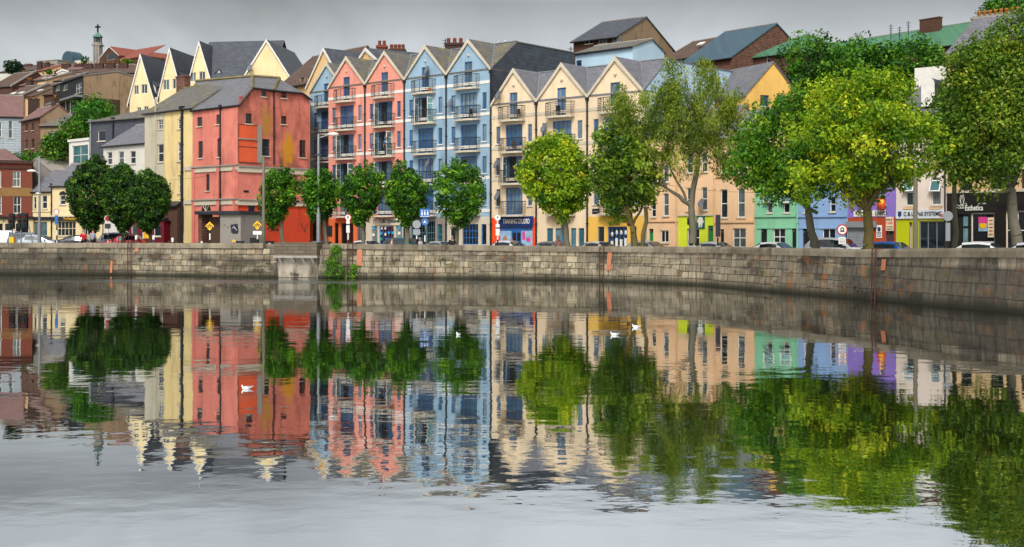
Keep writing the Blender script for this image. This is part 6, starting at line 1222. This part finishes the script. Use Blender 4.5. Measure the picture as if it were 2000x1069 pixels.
for x_, D_, y_, l_ in ((1740, 158, 48, 'left aerial of three above the long green roof'), (1757, 158, 52, 'short middle aerial above the long green roof'), (1774, 158, 42, 'tallest aerial above the long green roof'), (1115, 118, 92, 'thin aerial at the end of the dark slate wall'), (870, 126, 76, 'thin aerial behind the sky blue roofs')):
    pp = PX(x_, y_, D_); t = thing('roof_aerial', l_, 'aerial', (pp.x, D_, pp.z-4), 0, 'roof aerials'); m = MB(); m.bar((0, 0, 0), (0, 0, 4), .05); m.obj('mast', M['iron'], t)
    for k in range(4): m = MB(); m.bar((-.3+.04*k, 0, 3.8-.3*k), (.3-.04*k, 0, 3.8-.3*k), .03); m.obj('crossbar', M['iron'], t)
for (x, D, lab, an) in ((24, 106, 'traffic light with a yellow base left of the others', 0), (41, 105, 'traffic light in the middle of the group', 0), (50, 104.5, 'traffic light on the leaning pole', -.75)):
    p = PX(x, HY, D); t = thing('traffic_light', lab, 'traffic light', (p.x-an, D, GZ+.5), 0, 'traffic lights at the junction'); m = MB(); m.bar((0, 0, 0), (an, 0, 3.2), .06, n=8); m.obj('post', M['grey'], t)
    m = MB(); m.box(an-.2, an+.2, -.3, -.07, 1.95, 3.1); [m.box(an-.26, an+.26, -.06, -.03, 1.85, 3.2) for _ in (0,)]; [m.prism([(an-.12, -.3), (an-.12, -.5), (an+.12, -.5), (an+.12, -.3)], z_+.1, z_+.14, 'z') for z_ in (2.1, 2.48, 2.86)]; hd = m.obj('signal_head', M['black'], t)
    for z_, c_ in ((2.88, 'redlamp'), (2.5, 'rust'), (2.12, 'darkgreen')): m = MB(); m.lathe([(0, 0), (.11, 0), (.11, .02), (0, .02)], n=14); o = m.obj('lens', M[c_], hd, (an, -.305, z_)); o.rotation_euler = (R(90), 0, 0)
    if x == 24: m = MB(); m.box(-.2, .2, -.2, .2, 0, 1.15); m.obj('base_box', M['yel'], t)
for i, (x, D, lab) in enumerate([(468, 92, 'black litter bin left of the yellow diamond sign'), (497, 92.5, 'black litter bin behind the striped post'), (527, 92, 'black litter bin right of the brown pole')]):
    p = PX(x, HY, D); t = thing('litter_bin', lab, 'bin', (p.x, D, GZ), 0, 'black litter bins'); m = MB(); m.box(-.3, .3, -.25, .25, 0, 1.35 if i != 1 else 1.6); m.obj('body', M['black'], t); m = MB(); m.box(-.08, .12, -.26, -.251, .95, 1.2); m.obj('sticker', M['white'], t)
for i, x in enumerate((266, 300, 337, 394, 520)):
    p = PX(x, HY, 96); t = thing('bollard', ['white topped bollard by the crimson shop', 'white topped bollard under the right clipped tree', 'white topped bollard below the brown lean to', 'white topped bollard left of the first diamond sign', 'white topped bollard right of the brown pole'][i], 'bollard', (p.x, 96, GZ+rise(x)), 0, 'bollards along the quay'); m = MB(); m.lathe([(.08, 0), (.08, 1.0), (.0, 1.0)], n=10); m.obj('post', M['iron'], t); m = MB(); m.lathe([(.09, .95), (.09, 1.25), (0, 1.3)], n=10); m.obj('white_cap', M['white'], t)
p = PX(457, HY, 91.5); t = thing('marker_post', 'small yellow marker with a blue disc in front of the graffiti hut', 'marker', (p.x, 91.5, GZ)); m = MB(); m.bar((0, 0, 0), (0, 0, 1.1), .04); m.obj('post', M['iron'], t); m = MB(); m.prism([(-.14, 1.05), (.14, 1.05), (.14, 1.35), (0, 1.5), (-.14, 1.35)], -.06, -.03, 'y'); m.obj('plate', M['yel'], t); m = MB(); m.ball((0, -.07, 1.2), .1, .02, .1); m.obj('disc', M['blue'], t)
# steps and ramp beside the corner house, railings at the junction
fS, WS = fr2(560, 104, 606, 105.5)
t = thing('stone_steps', 'broad stone steps rising between the corner house and the orange shopfront', 'steps', (fS.X, fS.Y, 0), fS.a); m = MB(); [m.box(-.5, WS+.5, i*.9, 8, GZ-.1, GZ+.3+.17*i) for i in range(6)]; m.obj('tread', M['conc'], t)
t = thing('pedestrian_railing', 'black pedestrian railing between the clipped trees', 'railing', (PX(199, HY, 103).x, 103, GZ+.5)); m = MB(); [m.bar((i*.28, 0, 0), (i*.28, 0, 1.45), .025) for i in range(10)]; m.bar((0, 0, 1.45), (2.52, 0, 1.45), .03); m.bar((0, 0, .4), (2.52, 0, .4), .02); m.obj('bars', M['dark'], t)
t = thing('bicycle', 'bicycle leaning at the left end of the pedestrian railing', 'bicycle', (PX(200, HY, 102.4).x, 102.4, GZ+.52)); m = MB()
for x_ in (0, 1.05):
    pts = [(x_+.33*math.cos(a), 0, .34+.33*math.sin(a)) for a in [2*math.pi*i/14 for i in range(15)]]; mm = MB(); mm.tube(pts, .022, n=5); mm.obj('wheel', M['black'], t)
[m.bar(a, b, .018) for a, b in (((0, 0, .34), (.35, 0, .85)), ((.35, 0, .85), (.9, 0, .85)), ((.9, 0, .85), (1.05, 0, .34)), ((.35, 0, .85), (.5, 0, .32)), ((.5, 0, .32), (.9, 0, .8)), ((0, 0, .34), (.5, 0, .32)))]; m.obj('frame', M['iron'], t); m = MB(); m.box(.25, .45, -.06, .06, .93, .98); m.obj('saddle', M['black'], t); m = MB(); m.bar((.88, -.25, 1.05), (.88, .25, 1.05), .018); m.bar((.9, 0, .85), (.88, 0, 1.05), .018); m.obj('handlebar', M['iron'], t)
# overhead wires
for (a, b, lab) in (((PX(1258, 352, 93)), PX(1788, 352, 60), 'sagging overhead cable from the cream block to the wooden pole'), (PX(330, 352, 114), PX(465, 330, 110.5), 'thin cable across the butter yellow and coral houses'), (PX(515, 310, 90.5), PX(622, 330, 91), 'thin cable from the brown pole to the lamp post')):
    m = MB(); n = 14; pts = [a.lerp(b, i/n)+Vector((0, 0, -.9*(4*(i/n)*(1-i/n))*(b-a).length/40)) for i in range(n+1)]; m.tube([p-a for p in pts], .012, n=4); tag(m.obj('overhead_cable', M['dark'], None, a), lab, 'cable', 'overhead cables')
# balcony chairs
def chair(label, par_f, u, z, mat):
    p = Vector((par_f.X+u*par_f.c+.42*par_f.s, par_f.Y+u*par_f.s-.42*par_f.c, z)); t = thing('balcony_chair', label, 'chair', p, par_f.a, 'chairs on the balconies'); m = MB(); m.box(-.2, .2, -.18, .18, .4, .44); m.obj('seat', M[mat], t); m = MB(); m.box(-.2, .2, .17, .2, .45, .85); m.obj('backrest', M[mat], t)
    for i in (-1, 1):
        for j in (-1, 1): m = MB(); m.bar((i*.18, j*.16, 0), (i*.18, j*.16, .4), .015); m.obj('leg', M[mat], t)
chair('wooden chair on the top balcony of the leftmost cream gable', fB, 3.2, LB[0], 'brownwood'); chair('wooden chair on the balcony below the leftmost cream gable', fB, 2.7, LB[1], 'brownwood'); chair('dark chair on the top balcony of the middle cream gable', fB, 7.4, LB[0], 'black'); chair('dark chair on a balcony of the second salmon pink gable', fA1, 8.1, LA[1], 'black'); chair('dark chair on a balcony of the right sky blue gable', fA2, 8.3, LA[1], 'black')
p = Vector((fA2.X+3.5*fA2.c+.4*fA2.s, fA2.Y+3.5*fA2.s-.4*fA2.c, LA[0])); t = thing('flower_pot', 'terracotta flower pot on the top balcony of the left sky blue gable', 'flower pot', p); m = MB(); m.lathe([(0, 0), (.12, 0), (.17, .3), (.13, .3), (0, .25)], n=12); m.obj('pot', M['terracotta'], t); leaves('plant', [((0, 0, .42), .17, .5)], L_LIME, t, .09, 900, 3)
# ================================================================== people and birds
def skin(vs, es, rad, mat, name, parent, sub=2):
    me = bpy.data.meshes.new('t'); me.from_pydata(vs, es, []); o = bpy.data.objects.new('t', me); C.objects.link(o)
    o.modifiers.new('s', 'SKIN'); s_ = o.modifiers.new('u', 'SUBSURF'); s_.levels = s_.render_levels = sub
    for i, r in enumerate(rad): me.skin_vertices[0].data[i].radius = (r, r) if np.isscalar(r) else r
    me.skin_vertices[0].data[0].use_root = True
    out = bpy.data.meshes.new_from_object(o.evaluated_get(bpy.context.evaluated_depsgraph_get())); bpy.data.objects.remove(o); out.name = name; out.materials.clear(); out.materials.append(M[mat]); out.polygons.foreach_set('use_smooth', [True]*len(out.polygons))
    return link(name, out, parent)
M['skinc'] = plain('skin', 'c08c72', .6); M['redshirt'] = plain('red cloth', 'b3121c', .8); M['blackcloth'] = plain('black cloth', '17181c', .85); M['plaid'] = plain('grey plaid cloth', '8d8fa3', .8, var=.3); M['hairc'] = plain('brown hair', '3d2b20', .7); M['greyhair'] = plain('grey hair', '8b8780', .7); M['whitecloth'] = plain('white cloth', 'dedcdc', .8); M['pinkcloth'] = plain('pale pink cloth', 'd8a49a', .8)
def person(label, xpx, D, face, top, legs, hair, z=GZ, h=1.72, stride=.22, bag=False, arms=.1, group='people on the quay'):
    p = PX(xpx, HY, D); t = thing('person', label, 'person', (p.x, D, z+rise(xpx)), R(face), group); k = h/1.75
    J = dict(pel=(0,0,.95), wst=(0,.0,1.1), ch=(0,.02,1.32), nk=(0,.01,1.47), hd0=(0,-.02,1.56), hd1=(0,-.03,1.68), sl=(-.19,.02,1.4), sr=(.19,.02,1.4), el=(-.26,.06,1.12), er=(.26,-.02,1.12), wl=(-.25,-.1,.9), wr=(.25,.05,.88), hl=(-.1,0,.9), hr=(.1,0,.9), kl=(-.11,-stride*.8,.5), kr=(.11,stride*.2,.49), al=(-.11,-stride,.09), ar=(.11,stride*1.3,.12), tl=(-.12,-stride-.16,.04), tr=(.12,stride*1.3-.14,.04))
    J = {a: tuple(c*k for c in b) for a, b in J.items()}
    names = list(J); idx = {n_: i for i, n_ in enumerate(names)}; rad = dict(pel=.13, wst=.12, ch=.15, nk=.055, hd0=.08, hd1=.085, sl=.065, sr=.065, el=.045, er=.045, wl=.032, wr=.032, hl=.09, hr=.09, kl=.06, kr=.06, al=.042, ar=.042, tl=.04, tr=.04)
    E = [('pel','wst'),('wst','ch'),('ch','nk'),('nk','hd0'),('hd0','hd1'),('ch','sl'),('ch','sr'),('sl','el'),('sr','er'),('el','wl'),('er','wr'),('pel','hl'),('pel','hr'),('hl','kl'),('hr','kr'),('kl','al'),('kr','ar'),('al','tl'),('ar','tr')]
    vs = [J[n_] for n_ in names]; rr = [rad[n_]*k for n_ in names]
    for s_ in (-1, 1):                    # palm, four fingers and thumb
        w0 = idx['wl' if s_ < 0 else 'wr']; w_ = vs[w0]; vs.append((w_[0], w_[1]-.01, w_[2]-.07)); rr.append(.03*k); pi_ = len(vs)-1; E.append((w0, pi_)); base_ = vs[pi_]
        for f_ in range(4): vs.append((base_[0]-.012*s_, base_[1]-.03+.02*f_, base_[2]-.085-.01*(f_ in (1, 2)))); rr.append(.009); E.append((pi_, len(vs)-1))
        vs.append((base_[0]-.02*s_, base_[1]-.055, base_[2]-.03)); rr.append(.01); E.append((pi_, len(vs)-1))
    ee = [(idx[a] if isinstance(a, str) else a, idx[b] if isinstance(b, str) else b) for a, b in E]
    body = skin(vs, ee, rr, 'skinc', 'body', t)
    m = MB(); hz = 1.66*k; m.ball((0, -.03, hz+.03), .088*k, .1*k, .1*k); m.obj('hair', M[hair], t)
    m = MB(); m.ball((0, -.135*k, hz-.03), .012, .016, .02); [m.ball((s_*.085*k, -.02, hz-.03), .012, .02, .03) for s_ in (-1, 1)]; m.obj('face_features', M['skinc'], t); m = MB(); [m.ball((s_*.03, -.122*k, hz), .01, .008, .008) for s_ in (-1, 1)]; m.box(-.025, .025, -.125*k, -.11*k, hz-.075, hz-.068); m.obj('eyes_and_mouth', M['blackcloth'], t)
    def sub(nm, ns, es, g, mt): ix = {n_: i for i, n_ in enumerate(ns)}; skin([J[n_] for n_ in ns], [(ix[a], ix[b]) for a, b in es], [(rad[n_]+g)*k for n_ in ns], mt, nm, t)
    sub('shirt', ['wst','pel','ch','sl','sr','el','er'], [('pel','wst'),('wst','ch'),('ch','sl'),('ch','sr'),('sl','el'),('sr','er')], .025, top)
    sub('trousers', ['pel','hl','hr','kl','kr','al','ar'], [('pel','hl'),('pel','hr'),('hl','kl'),('hr','kr'),('kl','al'),('kr','ar')], .022, legs)
    if bag: m = MB(); m.box(-.17, .17, .16, .3, 1.0, 1.42); m.obj('backpack', M['blackcloth'], t)
    return t
person('person in a red shirt and dark trousers walking by the dark saloon', 163, 99, 190, 'redshirt', 'blackcloth', 'greyhair', h=1.7)
person('person in a grey plaid shirt and black trousers walking under the clipped tree', 181.5, 99, 170, 'plaid', 'blackcloth', 'hairc', h=1.75)
person('person in a dark jacket and white shirt in front of the right sky blue shopfront', 883, 88.5, -10, 'blackcloth', 'blackcloth', 'greyhair', h=1.72)
person('person with light hair and a pale pink top outside the poster covered shop', 766, 90, 90, 'pinkcloth', 'blackcloth', 'hairc', h=1.62)
person('person in a white top bending beside the grey backed round sign', 821, 89, -60, 'whitecloth', 'blackcloth', 'greyhair', h=1.6)
person('person in a pink top in front of the shopfront with blue windows', 1090, 86, 200, 'pinkcloth', 'blackcloth', 'greyhair', h=1.7)
p = Vector((fA1.X+8.35*fA1.c+.3*fA1.s, fA1.Y+8.35*fA1.s-.3*fA1.c, LA[2])); t_ = person('person in a blue shirt standing on a balcony of the second salmon pink gable', 749, 112, 0, 'blue', 'blackcloth', 'hairc', h=1.7, stride=.03); t_.location = p
GULL = None
def gull(label, p, ang, s=.34):
    global GULL
    if GULL is None:
        t = thing('gull', label, 'bird', p, R(ang), 'gulls on the river'); M['gullw'] = plain('white feathers', 'e9e9e6', .7); M['gullg'] = plain('grey feathers', '9aa1a8', .7)
        skin([(0, 0, .1), (.35, 0, .12), (-.35, 0, .15), (-.62, 0, .22), (.42, 0, .28), (.45, 0, .42), (.5, 0, .44)], [(0, 1), (0, 2), (2, 3), (1, 4), (4, 5), (5, 6)], [.2, .15, .12, .03, .08, .085, .07], 'gullw', 'body', t)
        for s_ in (-1, 1):
            m = MB(); m.add([(.25, s_*.17, .24), (.1, s_*.2, .1), (-.35, s_*.16, .14), (-.85, s_*.05, .3), (-.35, s_*.1, .3), (.1, s_*.12, .31)], [(0, 1, 2, 3, 4, 5)], 0, True); m.obj('wing', M['gullg'], t)
        m = MB(); m.bar((.55, 0, .43), (.72, 0, .4), .025, r2=.006); m.obj('beak', M['redwall'], t); m = MB(); [m.ball((.52, y_, .46), .015, .01, .015) for y_ in (-.065, .065)]; m.obj('eye', M['black'], t); GULL = t; t.scale = (s, s, s); return t
    r = dup(GULL, p, R(ang), label); r.scale = (s, s, s); return r
def onwater(x, y): D = HC*FPX/(y-HY); v = PX(x, y, D); v.z = .0; return v
gull('white gull nearest the viewer, in the coral reflection', onwater(481, 760), 200, .17); gull('white gull with spreading ripples under the widest linden', onwater(895, 655), 120, .19); gull('white gull left of the pair on the right', onwater(1200, 655), 185, .22); gull('white gull right of the pair, facing the wall', onwater(1242, 640), 170, .23); gull('small gull far off by the orange ladder', onwater(1412, 700), 60, .16) if False else None
for i in range(9):
    f_ = rowf(-5.2+[-.6, 0, .5, 1.6, 2.1, 2.5, 3.1, 3.9, -4.4][i]); zz = 20.08 if i < 8 else 19.98
    d_ = 3.4; q = Vector((f_.X-d_*f_.s, f_.Y+d_*f_.c, zz)); r = gull(['first', 'second', 'third', 'fourth', 'fifth', 'sixth', 'seventh', 'last', 'lone'][i] + (' gull from the left on the ridge of the right sky blue gable' if i < 8 else ' gull on the ridge of the left sky blue gable'), q, 20*i, .28); r['group'] = 'gulls on the sky blue ridge'
